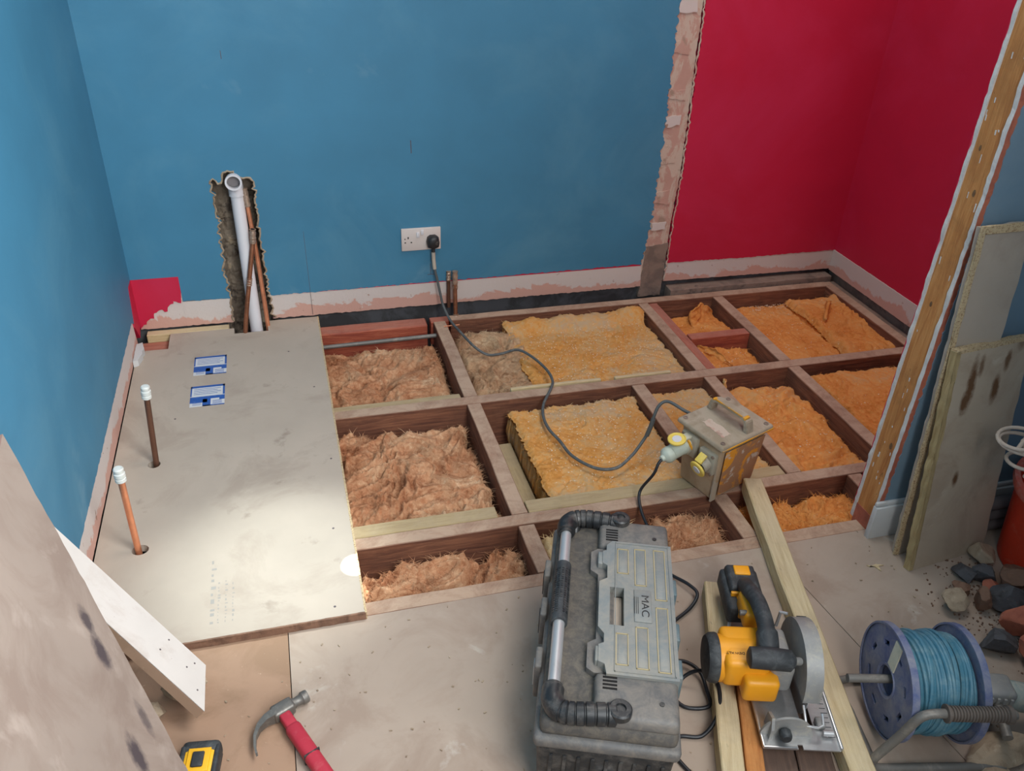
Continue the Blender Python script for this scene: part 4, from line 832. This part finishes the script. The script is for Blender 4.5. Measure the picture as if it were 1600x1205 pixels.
# raised end blocks and the side ledge
for (y0, y1) in ((.170, .262), (-.262, -.160)):
    o = rbox(-.036, .118, y0, y1, .215, .246, .010, -.003, -.003).build('lid_end_block', M['tbgrey'], tb)
    yc = .205 if y0 > 0 else -.185
    q = MB()
    for k in range(5): q.box(-.020, .006, yc-.016+k*.008, yc-.012+k*.008, .2455, .2468)
    q.build('vent_slots', M['hole'], o, smooth=0)
    q = MB().lathe([(.0045, 0), (.0045, .002), (0, .002)], 14, Matrix.Translation((.085, (y0+y1)/2-.01, .246))); q.build('stud', M['tbdark'], o)
b = MB(); b.prism([(-.050, -.150), (-.036, -.160), (.0, -.160), (.0, .170), (-.036, .170), (-.050, .158), (-.050, .105), (-.034, .092), (-.034, -.080), (-.050, -.092)], .212, .236)
b.build('inner_ledge', M['tbgrey'], tb, smooth=20)
# clear organiser with a grip hole and cut corners
hole_ = [(-.010, -.055), (.018, -.055), (.018, .045), (-.010, .045)]
org = [(-.014, -.172), (.118, -.172), (.118, .182), (-.006, .182), (-.018, .168), (-.018, .152), (-.026, .148), (-.026, .112), (-.016, .106), (-.016, .070), (-.032, .058), (-.032, -.062), (-.020, -.078), (-.020, -.100), (-.030, -.106), (-.030, -.145), (-.018, -.150)]
b = MB().prism(org, .226, .252, holes=[hole_]); bmesh.ops.bevel(b.bm, geom=[e for e in b.bm.edges if len(e.link_faces) == 2 and e.calc_face_angle(0) > 0.6 and abs(e.verts[0].co.z-e.verts[1].co.z) < 1e-4], offset=.002, segments=2, affect='EDGES')
og = b.build('organiser_lid', M['tbclear'], tb, smooth=30)
MB().box(-.008, .016, -.053, .043, .2235, .2255).build('grip_well', M['chip'], tb, smooth=0)
def frame(x0, x1, y0, y1, w_=.0016, z=.2522, h=.0016):
    q = MB().box(x0, x1, y0, y0+w_, z-.001, z+h).box(x0, x1, y1-w_, y1, z-.001, z+h).box(x0, x0+w_, y0, y1, z-.001, z+h).box(x1-w_, x1, y0, y1, z-.001, z+h); return q
for (x0, x1, y0, y1) in ((.004, .028, .085, .158), (.040, .064, .055, .162), (.080, .104, .02, .164), (.002, .026, -.150, -.075), (.040, .064, -.155, -.055), (.080, .104, -.158, .0), (.0, .112, -.166, .176)):
    frame(x0, x1, y0, y1).build('moulded_ridge', M['brass'] if x1 < .11 else M['tbclear'], og, smooth=0)
    if x1 < .11: MB().box(x0+.004, x1-.004, y0+.004, y1-.004, .2515, .2528, .0005).build('moulded_panel', M['tbclear'], og)
lp = rbox(.038, .072, -.042, .042, .2515, .2545, .0012).build('name_plate', M['tbclear'], og)
text_mesh('MAC', .021, 'lettering', M['tbdark'], lp, (.059, .0, .2546), (0, 0, -PI/2), xs=1.3)
q = MB()
for k in range(3): q.box(.044-k*.0035+.001, .0462-k*.0035, -.022, .022, .2543, .2549)
q.build('lettering', M['tbdark'], lp, smooth=0)
for y in (.130, -.125): rbox(-.036, -.022, y-.018, y+.018, .226, .250, .003).build('organiser_latch', M['tbclear'], tb)
for y in (.09, -.03, -.12): rbox(.117, .130, y-.022, y+.022, .165, .225, .003).build('side_latch', M['tblatch'], tb)
# pull handle
hz = .236; hx = -.107
MB().tube([(hx, .205, hz), (hx, .10, hz)], .0115, 24).build('handle_tube', M['steel'], tb); MB().tube([(hx, -.045, hz), (hx, -.200, hz)], .0115, 24).build('handle_tube', M['steel'], tb)
g_ = MB().tube([(hx, .108, hz), (hx, .104, hz), (hx, -.048, hz), (hx, -.052, hz)], lambda s_: .0165, 24).build('handle_grip', M['toolblack'], tb)
q = MB()
for k in range(20):
    for a in (-.9, -.45, 0, .45, .9):
        if k < 14 or abs(a) > .4:
            c_ = Vector((hx+math.sin(a)*.0165, .085-k*.0062, hz+math.cos(a)*.0165)); q.box(-.0022, .0022, -.0017, .0017, -.001, .0012, mtx=Matrix.Translation(c_) @ Matrix.Rotation(a, 4, 'Y'))
q.build('grip_ribs', M['tbdark'], g_, smooth=0)
for s_ in (1, -1):
    y0 = .205*s_ if s_ > 0 else -.198
    path = smoothpath([(hx, y0, hz), (hx, y0+.030*s_, hz), (hx+.012, y0+.050*s_, hz), (hx+.035, y0+.056*s_, hz+.002), (hx+.070, y0+.054*s_, hz+.004), (hx+.112, y0+.050*s_, hz+.004)], 6)
    dn = [path[0]]
    for A_, B_ in zip(path, path[1:]): dn += [A_.lerp(B_, k/4) for k in range(1, 5)]
    nd = len(dn)-1
    el = MB().tube(dn, lambda t_: .0165 if t_ < .05 else (.0178 if (t_ > .42 and (t_*22) % 2 < .45) else .0205), 20).build('handle_elbow', M['tbdark'], tb)
    MB().lathe([(.021, 0), (.021, .012), (.018, .015), (.010, .015), (.009, .011), (0, .011)], 28, Matrix.Translation((hx+.118, y0+.050*s_, hz+.009))).build('pivot', M['tbdark'], el)
    MB().tube([(hx+.02, y0+.02*s_, .20), (hx+.02, y0+.05*s_, .23)], .012, 12).build('handle_mount', M['tbdark'], el)
for y in (.13, .02, -.11): 
    l_ = rbox(-.146, -.132, y-.025, y+.025, .115, .205, .004).build('front_latch', M['tbgrey'], tb)
    MB().box(-.148, -.144, y-.012, y+.012, .135, .185, .001).build('latch_panel', M['steel'] if y < -.1 else M['tbdark'], l_)
q = MB()
for k in range(9): q.box(-.105+k*.025, -.098+k*.025, -.2715, -.268, .03, .14, .001)
q.build('front_ribs', M['tbdark'], tb)
rbox(-.018, .014, -.280, -.270, .080, .105, .003).build('end_catch', M['whiteplastic'], tb)

# ------------------------------------------------------------------ loose timbers by the saw
timber('long_timber', 0, .052, -1.45, 0, 0, .047, M['newY'], 'long pale treated timber running from the transformer to the near right foreground', 'timber', seed=60, bev=.003, wob=.002)
o = bpy.data.objects['long_timber']; az = math.radians(-15.6); o.rotation_euler = (0, 0, az)
def place(o, px, py, z, az, wd, ln):   # put the far left corner of a timber on a point
    R_ = Matrix.Rotation(az, 3, 'Z'); c = Vector((px, py, z))+R_ @ Vector((wd/2, -ln/2, 0)); o.location = c
place(o, 1.700, -1.272, .003, az, .052, 1.45)
timber('short_timber', 0, .045, -1.0, 0, 0, .047, M['newY'], 'pale treated timber under the saw motor, right beside the toolbox', 'timber', seed=61, bev=.003, wob=.002); o = bpy.data.objects['short_timber']; o.rotation_euler = (0, 0, math.radians(-22.5)); place(o, 1.412, -1.612, .003, math.radians(-22.5), .045, 1.0)
timber('orange_timber', 0, .036, -.80, 0, 0, .036, M['orangeY'], 'orange-brown timber lying tight against the pale timber under the saw', 'timber', seed=62, bev=.002, wob=.001); o = bpy.data.objects['orange_timber']; o.rotation_euler = (0, 0, math.radians(-22.5)); place(o, 1.393, -1.789, .003, math.radians(-22.5), .036, .80)

# ------------------------------------------------------------------ circular saw
sw = empty('circular_saw', (1.432, -1.932, .0515), math.radians(-17)); tag(sw, 'yellow and black cordless circular saw resting on the pale timbers', 'circular saw')
sh = MB().prism([(-.072, -.150), (-.004, -.150), (-.004, -.140), (.006, -.140), (.006, -.150), (.078, -.150), (.082, .148), (.034, .152), (.030, .148), (-.068, .120)], 0, .003, holes=[[(.015, -.10), (.038, -.10), (.038, .11), (.015, .11)]])
sh_ = sh.build('base_plate', M['shoe'], sw, smooth=20)
MB().box(.0775, .0825, -.149, .147, .0, .010, .001).box(-.073, -.068, -.149, .118, 0, .008, .001).box(-.072, -.006, -.151, -.146, 0, .007, .001).build('plate_flange', M['shoe'], sh_)
q = MB()
for k in range(22): q.box(.062, .074 if k % 5 else .076, -.120+k*.011, -.1185+k*.011, .003, .0034)
q.build('scale_marks', M['toolblack'], sh_, smooth=0)
def arc(r0_, r1_, a0, a1, x0, x1, cy, cz, n=28):
    b = MB(); pts = [(cy+r1_*math.cos(a0+(a1-a0)*k/n), cz+r1_*math.sin(a0+(a1-a0)*k/n)) for k in range(n+1)]+[(cy+r0_*math.cos(a1-(a1-a0)*k/n), cz+r0_*math.sin(a1-(a1-a0)*k/n)) for k in range(n+1)]
    b.prism(pts, x0, x1, axis='X'); bmesh.ops.bevel(b.bm, geom=[e for e in b.bm.edges if len(e.link_faces) == 2 and e.calc_face_angle(0) > 1.2], offset=.005, segments=3, affect='EDGES'); return b
ug = arc(.015, .092, -.15, PI+.1, .010, .044, .010, .062).build('blade_guard', M['alu'], sw, smooth=40)
q = MB()
for k in range(4): q.box(.030, .0445, .078+k*.004, .080+k*.004, .118-k*.004, .124-k*.004)
q.build('guard_ribs', M['toolblack'], ug, smooth=0)
MB().lathe([(0, 0), (.082, 0), (.082, .0016), (0, .0016)], 48, Matrix.Translation((.026, .010, .036)) @ Matrix.Rotation(PI/2, 4, 'Y')).build('saw_blade', M['steel'], sw)
rbox(-.035, .012, -.045, .065, .035, .105, .010).build('gear_case', M['alu'], sw)
MB().lathe([(.046, 0), (.048, .01), (.048, .092), (.047, .100), (.044, .100)], 32, Matrix.Translation((-.035, .008, .068)) @ Matrix.Rotation(-PI/2, 4, 'Y')).build('motor_housing', M['yellow'], sw)
rbox(-.128, -.035, -.045, .060, .040, .114, .014).build('motor_cowl', M['yellow'], sw)
rbox(-.090, -.020, -.070, -.030, .030, .088, .010).build('front_cowl', M['yellow'], sw)
mc = MB().lathe([(.050, 0), (.051, .003), (.050, .014), (.044, .022), (.018, .025), (0, .025)], 32, Matrix.Translation((-.134, .008, .068)) @ Matrix.Rotation(-PI/2, 4, 'Y')).build('motor_end_cap', M['toolblack'], sw)
text_mesh('DEWALT', .0085, 'lettering', M['print'], sw, (-.106, -.018, .1144), (0, 0, PI), xs=1.1)
text_mesh('18V', .008, 'lettering', M['print'], sw, (-.104, .010, .1144), (0, 0, PI), xs=1.1)
hd = MB().tube(smoothpath([(-.030, .215, .070), (-.042, .185, .098), (-.046, .140, .128), (-.044, .095, .146), (-.042, .040, .148), (-.044, -.002, .140), (-.046, -.030, .120)], 6), lambda s_: .0190+.005*math.sin(s_*PI)*-.4+.004*(s_ > .75), 20).build('main_handle', M['toolblack'], sw)
rbox(-.066, -.022, .080, .160, .070, .118, .012).build('handle_frame', M['yellow'], sw)
MB().tube([(-.075, .095, .110), (-.018, .095, .110)], .006, 12).build('lock_button', M['tube'], sw)
fg = MB().tube([(-.092, -.048, .138), (-.088, -.048, .138), (-.050, -.050, .140), (-.010, -.052, .138), (-.002, -.052, .137)], lambda s_: (.013, .021, .0225, .021, .012)[min(4, int(s_*4.01))], 24).build('front_grip', M['toolblack'], sw, smooth=60)
MB().tube([(-.004, -.050, .136), (.014, -.040, .124)], .008, 12).build('grip_bracket', M['alu'], sw)
bt = rbox(-.084, .002, .135, .262, .030, .080, .010).build('battery', M['toolblack'], sw)
rbox(-.076, -.006, .178, .260, .078, .096, .006, -.004, -.004).build('battery_top', M['toolblack'], bt)
rbox(-.058, -.022, .222, .250, .092, .100, .003).build('battery_release', M['yellow'], bt)
MB().box(-.074, -.008, .170, .177, .078, .090, .001).build('yellow_line', M['yellow'], bt)
rbox(-.062, -.020, .130, .180, .050, .085, .006).build('battery_mount', M['yellow'], sw)
q = MB()
for k in range(6): q.box(-.070+k*.011, -.064+k*.011, .258, .2655, .035, .080, .001)
q.build('battery_ribs', M['toolblack'], bt)
# bevel quadrant and knobs at the front
q = MB().prism([(.0+.052*math.cos(a), .003+.052*math.sin(a)) for a in [k*PI/16 for k in range(17)]]+[(-.020, .003)], -.122, -.117, axis='Y'); q.build('bevel_quadrant', M['alu'], sw, loc=(-.022, 0, 0), smooth=20)
q = MB().prism([(-.132, .003), (-.09, .003), (-.095, .040), (-.120, .052), (-.132, .03)], -.058, -.052, axis='X'); q.build('bevel_arm', M['alu'], sw, smooth=20)
MB().lathe([(.008, 0), (.012, .004), (.012, .016), (.009, .022), (0, .022)], 16, Matrix.Translation((-.030, -.124, .024)) @ Matrix.Rotation(PI/2, 4, 'X')).build('bevel_knob', M['toolblack'], sw)
MB().tube([(.012, -.085, .050), (.012, -.120, .035), (.035, -.122, .033), (.045, -.118, .036), (.046, -.100, .046)], .003, 10).build('wire_lever', M['steel'], sw)
MB().tube([(.050, -.118, .012), (.070, -.118, .012)], .006, 12).build('fence_screw', M['steel'], sw)
rbox(.042, .060, -.105, -.082, .004, .016, .003).build('fence_clamp', M['alu'], sw)
MB().tube([(.006, .120, .05), (.004, .112, .10), (.016, .104, .104)], .0035, 10).build('guard_lever', M['steel'], sw)
MB().tube([(-.068, .165, .030), (-.080, .120, .030), (-.070, .090, .045), (-.050, .085, .06)], .004, 10).build('hex_key', M['steel'], sw)

for c in list(sw.children):
    if c.name.split('.')[0] not in ('base_plate', 'blade_guard', 'saw_blade', 'bevel_quadrant', 'bevel_arm', 'bevel_knob', 'wire_lever', 'fence_screw', 'fence_clamp', 'guard_lever'): c.location.x -= .014
# ------------------------------------------------------------------ cable reel on its stand
rl = empty('cable_reel', (1.659, -2.045, .003), math.radians(-15)); tag(rl, 'blue cable reel wound with teal cable, grey tube stand in front', 'cable reel')
AX = lambda x, r=0: Matrix.Translation((x, 0, .135)) @ Matrix.Rotation(PI/2, 4, 'Y') @ Matrix.Rotation(r, 4, 'Z')
def disc(x, flip):
    b = MB(); R0, R1 = .112, .030; n = 72; hs = []
    for k in range(8):
        a = k*PI/4+.2
        for rr in (.075,):
            c_, s_ = math.cos(a), math.sin(a); hs.append([(rr*c_+u*c_-v*s_, rr*s_+u*s_+v*c_) for u, v in ((-.005, -.011), (.005, -.011), (.005, .011), (-.005, .011))])
    b.prism(ell(0, 0, R0, R0, n), -.003, .003, holes=[ell(0, 0, R1, R1, 32)]+hs)
    bmesh.ops.transform(b.bm, matrix=AX(x), verts=b.bm.verts)
    b.lathe([(R0-.001, -.007), (R0+.003, -.007), (R0+.003, .007), (R0-.001, .007)], n, AX(x), close=False)
    b.lathe([(R1-.0, -.004), (R1+.006, -.006), (R1+.006, .006), (R1, .004)], 32, AX(x), close=False)
    return b.build('reel_flange', M['reelblue'], rl, smooth=40)
d1 = disc(-.068, 0); disc(.068, 1)
MB().lathe([(.032, -.068), (.032, .068)], 32, AX(0), close=False).build('drum', M['reelblue'], rl)
MB().box(-.0735, -.0705, -.013, .013, .172, .236).build('label', M['label'], rl, smooth=0)
pts = []; turns = 17; r = .070
for L_ in range(1):
    for k in range(turns*36+1):
        a = k*PI/18; x = -.060+.120*k/(turns*36); rr = .088+.004*math.sin(x*160)+.003*noise.noise(Vector((a*.3, 0, 0)))+.006*math.exp(-((x-.0)/.03)**2)
        pts.append((x+.0015*noise.noise(Vector((a*.5, 3, 0))), rr*math.cos(a), .135+rr*math.sin(a)))
MB().tube(pts, .0046, 8).build('wound_cable', M['reelcable'], rl)
pts = []
for k in range(10*36+1):
    a = -k*PI/18; x = .052-.095*k/(360)*(1+.1*math.sin(k*.05)); rr = .095+.0035*noise.noise(Vector((a*.25, 7, 0)))+.003*math.sin(x*120)
    pts.append((x+.010*math.sin(a+.5), rr*math.cos(a), .135+rr*math.sin(a)))
MB().tube(pts, .0046, 8).build('wound_cable', M['reelcable'], rl)
MB().lathe([(.084, -.063), (.084, .063)], 40, AX(0), close=False).build('wound_cable', M['reelcable'], rl)
MB().tube([(-.150, 0, .140), (.095, 0, .140)], .0085, 16).build('axle', M['tube'], rl)
st = MB().tube(smoothpath([(.16, -.100, .010), (.0, -.105, .010), (-.085, -.108, .010), (-.110, -.108, .018), (-.112, -.109, .04), (-.085, -.115, .12), (-.072, -.118, .165), (-.062, -.118, .182), (-.045, -.118, .190), (-.01, -.118, .192), (.11, -.118, .192)], 8), .0088, 16).build('stand_tube', M['tube'], rl)
MB().tube(smoothpath([(-.10, -.10, .010), (-.105, .02, .010), (-.10, .10, .010), (.10, .10, .010), (.16, .06, .010), (.16, -.10, .010)], 6), .0085, 14).build('stand_base', M['tube'], rl)
n = 19; prf = []
for k in range(n):
    z = k*.0058; prf += [(.0115, z), (.0145, z+.001), (.0145, z+.0034), (.0115, z+.0042)]
MB().lathe([(.0095, -.004), (.017, -.004), (.017, 0)]+prf+[(.017, n*.0058), (.017, n*.0058+.008), (.009, n*.0058+.01)], 24, Matrix.Translation((-.018, -.118, .192)) @ Matrix.Rotation(PI/2, 4, 'Y')).build('ribbed_grip', M['grip'], rl)

# ------------------------------------------------------------------ bucket, paddle, hoses, rubble
bk = empty('red_bucket', (2.355, -1.735, .003)); tag(bk, 'red rubber bucket at the right edge holding a mixing paddle', 'bucket')
MB().lathe([(.0, 0), (.132, 0), (.139, .004), (.160, .225), (.162, .240), (.157, .240), (.150, .22), (.130, .01), (0, .008)], 48, close=False).build('tub', M['bucket'], bk)
MB().lathe([(.157, .212), (.168, .215), (.173, .230), (.172, .243), (.160, .245), (.157, .240)], 48, close=False).build('rim', M['bucketrim'], bk)
pd = empty('mixing_paddle', (2.375, -1.735, .022)); pd.rotation_euler = (0, math.radians(-36.6), 0); tag(pd, 'plaster-coated spiral mixing paddle leaning out of the red bucket', 'mixing paddle')
def tilt_ring(r_, zc, n, ph=0, pitch_=0.0, tlt=.55): return [((r_*math.cos(a))*math.cos(tlt), r_*math.sin(a), zc-(r_*math.cos(a))*math.sin(tlt)+pitch_*a) for a in [ph+k*PI/12 for k in range(n)]]
MB().tube(tilt_ring(.052, .528, 24), .0042, 10, closed=True).build('ring', M['paddle'], pd)
MB().tube(tilt_ring(.050, .415, 42, 1.0, .0125), .0042, 10).build('spiral', M['paddle'], pd)
q = tilt_ring(.052, .528, 24); MB().tube([q[2], (0, 0, .528), q[14]], .0048, 10).build('cross_bar', M['paddle'], pd)
q = tilt_ring(.050, .43, 24); MB().tube([q[2], (0, 0, .43), q[14]], .0045, 10).build('cross_bar', M['paddle'], pd)
MB().tube([(.0, .0, .0), (.0, 0, .3), (.0, 0, .530)], .006, 12).build('shaft', M['paddle'], pd)
for k in range(3):
    tag(MB().tube(smoothpath([(2.13, -1.575+.0*k, .022+k*.036), (2.28, -1.57, .022+k*.036), (2.5, -1.575, .024+k*.036), (2.7, -1.57, .022+k*.036)]), .0175, 16).build('grey_hose', M['hose'], origin=(2.4, -1.575, .0)), ['grey hose lowest against the skirting behind the bucket', 'grey hose second up against the skirting behind the bucket', 'grey hose topmost against the skirting behind the bucket'][k], 'hose', 'hoses behind the bucket')
def stone(x, y, s_, m, lab, seed, sq=(1, 1, .75), z=0.0, name='rubble_stone', cat='stone', rz=0):
    s_ *= 1.14; b = MB(); bmesh.ops.create_icosphere(b.bm, subdivisions=4, radius=1)
    rnd = random.Random(seed); pl_ = [(Vector((rnd.uniform(-1, 1), rnd.uniform(-1, 1), rnd.uniform(-1, 1))).normalized(), rnd.uniform(.5, .78)) for _ in range(13)]
    for v in b.bm.verts:
        p = v.co.copy()
        for n_, d_ in pl_:
            k = p.dot(n_)
            if k > d_: p -= n_*(k-d_)
        p *= 1+.06*noise.noise(p*4+Vector((seed, 0, 0)))+.025*noise.noise(p*12)
        v.co = Vector((p.x*s_*sq[0], p.y*s_*sq[1], p.z*s_*sq[2]))
    zm = min(v.co.z for v in b.bm.verts)
    for v in b.bm.verts: v.co.z -= zm
    o = b.build(name, M[m], smooth=28, loc=(x, y, .002+z), rot=(0, 0, rz)); tag(o, lab, cat, 'rubble at the right'); return o
stone(2.085, -1.712, .030, 'stone_dark', 'small dark stone at the foot of the brown-streaked board', 1)
stone(2.125, -1.730, .030, 'stone_dark', 'dark grey stone just right of the smallest dark stone', 2)
stone(1.992, -1.795, .034, 'stone_beige', 'pale beige mortar lump, leftmost in the rubble', 3, (1.15, .9, .75))
stone(2.040, -1.760, .024, 'stone_brown', 'small brown lump above the pale beige lump', 4)
stone(2.052, -1.812, .030, 'stone_brown', 'upright brown-grey wedge right of the pale beige lump', 5, (.7, .9, 1.1))
stone(2.115, -1.818, .040, 'stone_dark', 'large dark grey stone in the middle of the rubble', 6, (1.25, .9, .8))
stone(2.175, -1.672, .036, 'stone_beige', 'tan stone tucked behind the rubble beside the board', 7)
stone(2.185, -1.762, .038, 'stone_brown', 'pinkish grey stone against the bucket foot', 8, (1.2, .9, .8))
stone(2.125, -1.768, .022, 'brick', 'small red brick chip in the middle of the rubble', 9)
stone(2.095, -1.900, .050, 'brick', 'orange-red brick piece, the rear of the two large ones', 10, (1.2, .85, .8), name='broken_brick', cat='brick')
stone(1.995, -1.925, .038, 'stone_dark', 'dark grey stone between cable reel and brick pieces', 11, (1.1, .85, .85))
stone(2.050, -1.985, .052, 'brick', 'pink-red brick piece, the front of the two large ones', 12, (1.25, .9, .85), name='broken_brick', cat='brick', rz=.5)
stone(2.170, -1.835, .030, 'stone_beige', 'tan lump at the right edge of the rubble', 13)
for (x, y, s_, k) in LATER: stone(x, y, s_, 'stone_beige', {31: 'pale plaster lump under the white plank, nearest its end', 32: 'pale plaster lump under the white plank, beside the stained sheet', 33: 'small pale plaster lump under the white plank by the chipboard sheet'}[k], k, (1.2, .9, .9), name='plaster_lump')['group'] = 'plaster lumps under the white plank'
b = MB(); rnd = random.Random(3)
for k in range(420):
    x, y = rnd.gauss(2.09, .07), rnd.gauss(-1.83, .09); s_ = rnd.uniform(.0006, .0026)
    b.box(-s_, s_, -s_*.7, s_*.7, -.001, s_, mtx=Matrix.Translation((x, y, .003)) @ Matrix.Rotation(rnd.uniform(0, 3), 4, 'Z') @ Matrix.Rotation(rnd.uniform(-.4, .4), 4, 'X'))
tag(b.build('rubble_crumbs', M['stone_brown'], smooth=0), 'fine brown crumbs spread around the rubble stones', 'debris', kind='stuff')
# paper scrap
tag(MB().prism([(0, 0), (.022, .004), (.040, -.004), (.024, -.004), (.020, -.022), (.014, -.003), (-.004, .006)], 0, .002).build('timber_splinter', M['newX'], smooth=0, loc=(1.875, -1.625, .003)), 'small pale splinter lying on the floor in front of the leaning boards', 'splinter')
# dusty power tool at the right edge
gt = empty('dusty_grinder', (1.90, -2.10, .003), math.radians(-20)); tag(gt, 'dusty grey-teal power tool lying at the right edge beside the cable reel', 'power tool')
MB().lathe([(.024, 0), (.030, .01), (.030, .08), (.034, .085), (.034, .13), (.024, .14)], 24, Matrix.Translation((-.06, 0, .085)) @ Matrix.Rotation(PI/2+.15, 4, 'Y')).build('tool_body', M['teal'], gt)
rbox(-.105, -.045, -.03, .03, .05, .115, .010).build('gear_head', M['alu'], gt)
MB().tube([(-.08, -.03, .085), (-.085, -.10, .075)], .010, 12).build('side_handle', M['tube'], gt)
q = MB()
for k in range(4): q.box(-.10+k*.013, -.094+k*.013, -.034, -.028, .055, .105, .001)
q.build('cooling_fins', M['alu'], gt)
stone(1.80, -2.155, .045, 'stone_beige', 'pale block below the dusty power tool at the right edge', 21, (1.7, .8, .6), name='mortar_block')
stone(1.745, -2.20, .030, 'stone_beige', 'small flat tan stone below the cable reel', 22, (1.5, .8, .5))

# ------------------------------------------------------------------ hammer and tape measure
hm = empty('claw_hammer', (.422, -1.737, .003), 0); tag(hm, 'claw hammer with a pink-red grip lying on the tan floor board', 'hammer')
hd_ = Vector((.50-.428, -1.90+1.742, 0)).normalized(); pd_ = Vector((-hd_.y, hd_.x, 0))   # handle direction, head direction
R_ = Matrix((pd_, -hd_, Vector((0, 0, 1)))).transposed().to_4x4()
def H(b): bmesh.ops.transform(b.bm, matrix=R_, verts=b.bm.verts); return b
# local: x towards the striking face, y away from the handle
b = MB().lathe([(.0, 0), (.0125, 0), (.0135, .003), (.0135, .012), (.0105, .016), (.0095, .026), (.012, .034)], 24, Matrix.Translation((.062, .012, .018)) @ Matrix.Rotation(-PI/2, 4, 'Y')); H(b).build('striking_face', M['hammersteel'], hm)
b = rbox(-.016, .030, -.004, .026, .004, .032, .006); H(b).build('hammer_head', M['hammersteel'], hm)
for s_ in (0, 1):
    b = MB(); pr_ = None; P_ = [(-.010, .018, .014), (-.030, .017, .011), (-.050, .008, .008), (-.066, -.010, .0055), (-.076, -.032, .003), (-.080, -.050, .0015)]
    for i, (x, y, w_) in enumerate(P_):
        y2 = y-(.018-.002*i); z0_, z1_ = (.018, .018+w_*1.0) if s_ else (.018-w_, .018)
        if i > 2: z0_, z1_ = z0_+(.001*(i-2))*(1 if s_ else -1), z1_+(.001*(i-2))*(1 if s_ else -1)
        rr = [b.bm.verts.new(c_) for c_ in ((x, y, z0_), (x, y, z1_), (x+.004*(i/5), y2+.008*(i/5), z1_), (x+.004*(i/5), y2+.008*(i/5), z0_))]
        if pr_:
            for k in range(4): b.bm.faces.new((pr_[k], pr_[(k+1) % 4], rr[(k+1) % 4], rr[k]))
        else: b.bm.faces.new(rr)
        pr_ = rr
    b.bm.faces.new(pr_); H(b).build('claw', M['hammersteel'], hm)
b = rbox(-.008, .016, -.045, .0, .008, .028, .005); H(b).build('handle_neck', M['hammergrip'], hm)
b = rbox(-.012, .020, -.30, -.030, .002, .030, .011); H(b).build('handle_grip', M['hammergrip'], hm)
b = MB().box(-.0125, .0205, -.118, -.115, .0015, .0305, .001); H(b).build('grip_band', M['black'], hm)
tm = empty('tape_measure', (.268, -1.812, .003), math.radians(-8)); tag(tm, 'yellow and black tape measure at the bottom edge left of the hammer', 'tape measure')
rbox(-.034, .034, -.040, .040, 0, .038, .012).build('case', M['tapeyellow'], tm)
b = rbox(-.0365, .0365, .012, .043, .002, .040, .012); b.build('rubber_bumper', M['toolblack'], tm)
rbox(-.0365, -.026, -.042, .030, .004, .0395, .004).build('rubber_side', M['toolblack'], tm); rbox(.026, .0365, -.042, .030, .004, .0395, .004).build('rubber_side', M['toolblack'], tm)
b = rbox(-.021, .021, -.028, .022, .036, .041, .002); b.build('yellow_panel', M['tapeyellow'], tm)
rbox(-.011, .011, -.020, .012, .040, .046, .003).build('lock_slider', M['toolblack'], tm)
